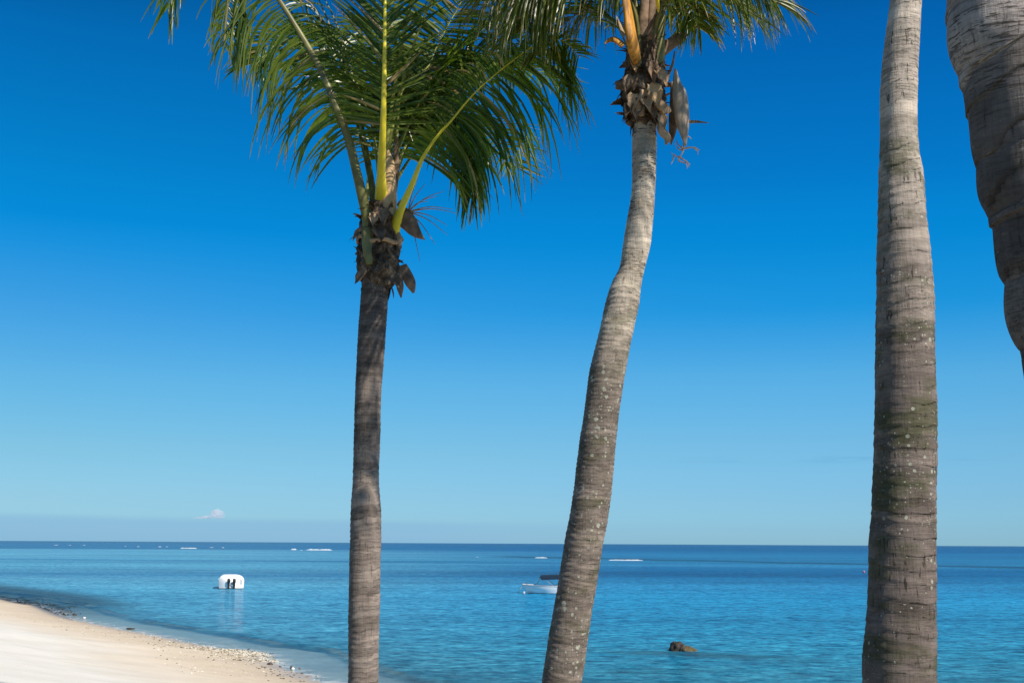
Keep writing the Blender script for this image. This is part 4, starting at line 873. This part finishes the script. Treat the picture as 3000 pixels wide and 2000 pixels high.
# a few single things on the wet sand
def stone(px, py, r, label, mat, name='stone', cat='stone', seed=1):
    p = sea(px, py, 0.03); s = float(sdist(np.array([p.x]), np.array([p.y]))[0]); m = MB(); blob(m, (p.x, p.y, p.z), r, seed, 12, 8, .3)
    tag(m.build(name, mat, loc=(p.x, p.y, p.z)), label, cat)
M['dstone'] = simple('dark_wet_stone', (.06, .045, .035), .5, 10, .4, .5); M['wstone'] = simple('white_coral', (.82, .80, .76), .6, 10, .1, .5)
stone(382, 1840, (.24, .09, .04), 'long dark driftwood piece lying in the thin water on the left shoreline', M['dstone'], 'driftwood', 'driftwood', 1)
stone(247, 1809, (.09, .07, .07), 'single bright white coral lump in the wet sand at the lower left shoreline', M['wstone'], 'coral_lump', 'coral', 2)
stone(858, 1958, (.06, .05, .05), 'white coral lump beside a dark stone where the beach meets the left trunk', M['wstone'], 'coral_lump', 'coral', 4)
stone(853, 1955, (.04, .05, .07), 'dark stone touching a white coral lump near the left palm trunk', M['dstone'], 'stone', 'stone', 5)
stone(218, 1799, (.14, .08, .06), 'small dark stone in the thin water near the far weedy shallows', M['dstone'], 'stone', 'stone', 6)
stone(791, 1945, (.11, .08, .07), 'dark stone at the right end of the rubble on the shoreline', M['dstone'], 'stone', 'stone', 7)

# ------------------------------------------------------------------ breakers on the reef
def foam_mat():
    m, t = new_mat('sea_foam'); tc = t.n('ShaderNodeTexCoord'); nz = t.noise(t.scale(tc.outputs['Object'], (.5, 1, 2)), 1.0, 5, .7)
    p = principled(t, t.ramp(nz, [(.3, (.30, .48, .60)), (.6, (.72, .76, .78))]), .7); finish(t, p.outputs[0]); return m
M['foam'] = foam_mat()
def breaker(mb, x0, x1, py, hpx, seed=0):
    a = sea(x0, py); b = sea(x1, py + (x1 - x0) * .0053); d = a.y; n = max(8, int((x1 - x0) / 3)); rows_ = []; rnd = random.Random(seed); H = hpx / FPX * d
    for i in range(n + 1):
        f = i / n; e = min(1, f / .12, (1 - f) / .12) ** .6 if 0 < f < 1 else .02; h = H * e * (0.75 + .5 * noise.noise(Vector((f * n * .35, seed, 0)))); c = a.lerp(b, f)
        W = max(H * 2.2, 1.0); rows_.append([Vector((c.x, c.y - W, -.05)), Vector((c.x, c.y - W * .6, h * .5)), Vector((c.x, c.y - W * .1, h)), Vector((c.x, c.y + W * .4, h * .7)), Vector((c.x, c.y + W, -.05))])
    mb.grid(rows_); return a.lerp(b, .5)
for x0, x1, py, h, lab in ((897, 974, 1610.5, 4.0, 'longest white breaker on the reef just left of the left palm trunk'), (1783, 1884, 1640.5, 3.4, 'white breaker on the reef just right of the leaning palm trunk'),
                           (1566, 1604, 1633.5, 3.2, 'short white breaker just left of the leaning palm trunk'), (528, 577, 1605.5, 2.8, 'thin white breaker on the horizon reef below the small cloud'), (853, 868, 1609.5, 4.5, 'tiny white wave crest between the thin breaker and the longest breaker')):
    m = MB(); c = breaker(m, x0, x1, py, h, x0); tag(m.build('breaking_wave', M['foam'], loc=(c.x, c.y, 0)), lab, 'wave', 'white breakers on the reef')
m = MB()
for x0, x1, py, h in ((158, 176, 1596, 2.2), (201, 212, 1596, 1.8), (243, 254, 1596.5, 1.8), (365, 371, 1599.5, 1.8), (401, 412, 1600.5, 2.6), (464, 477, 1601, 3.2), (485, 496, 1601, 2.2), (615, 630, 1603, 2.4), (651, 659, 1603.5, 3.4), (880, 890, 1611, 2.2), (1395, 1404, 1631, 1.8)): breaker(m, x0, x1 - (x1 - x0) * .3, py, h * .45, x0)
o_ = m.build('surf_foam', M['foam']); tag(o_, kind='stuff')

# ------------------------------------------------------------------ the one small cloud
def cloud_mat():
    m, t = new_mat('cloud'); tc = t.n('ShaderNodeTexCoord')
    nz = t.noise(tc.outputs['Object'], 1 / 60, 4, .6)
    v = t.n('ShaderNodeVolumePrincipled'); v.inputs['Color'].default_value = (1, .99, .99, 1); v.inputs['Anisotropy'].default_value = 0.0
    v.inputs['Density'].default_value = 0.028
    t.n('ShaderNodeOutputMaterial', ins={1: v.outputs[0]}); return m
Yc = 9000.0; m = MB()
for px, py, rx, rz, s_ in ((636, 1504, 20, 13, 1), (646, 1508, 12, 10, 2), (624, 1511, 16, 7, 3), (606, 1514, 18, 4, 4), (585, 1516, 18, 2.2, 5), (640, 1514, 18, 4, 7)):
    c = at(px, py, Yc); blob(m, c, (rx * Yc / FPX, rx * Yc / FPX * .7, rz * Yc / FPX), s_, 20, 12, .3)
c0 = at(620, 1510, Yc); cl = m.build('cloud', cloud_mat(), loc=c0); tag(cl, 'single small white cloud low over the horizon left of the left palm', 'cloud', kind='structure')
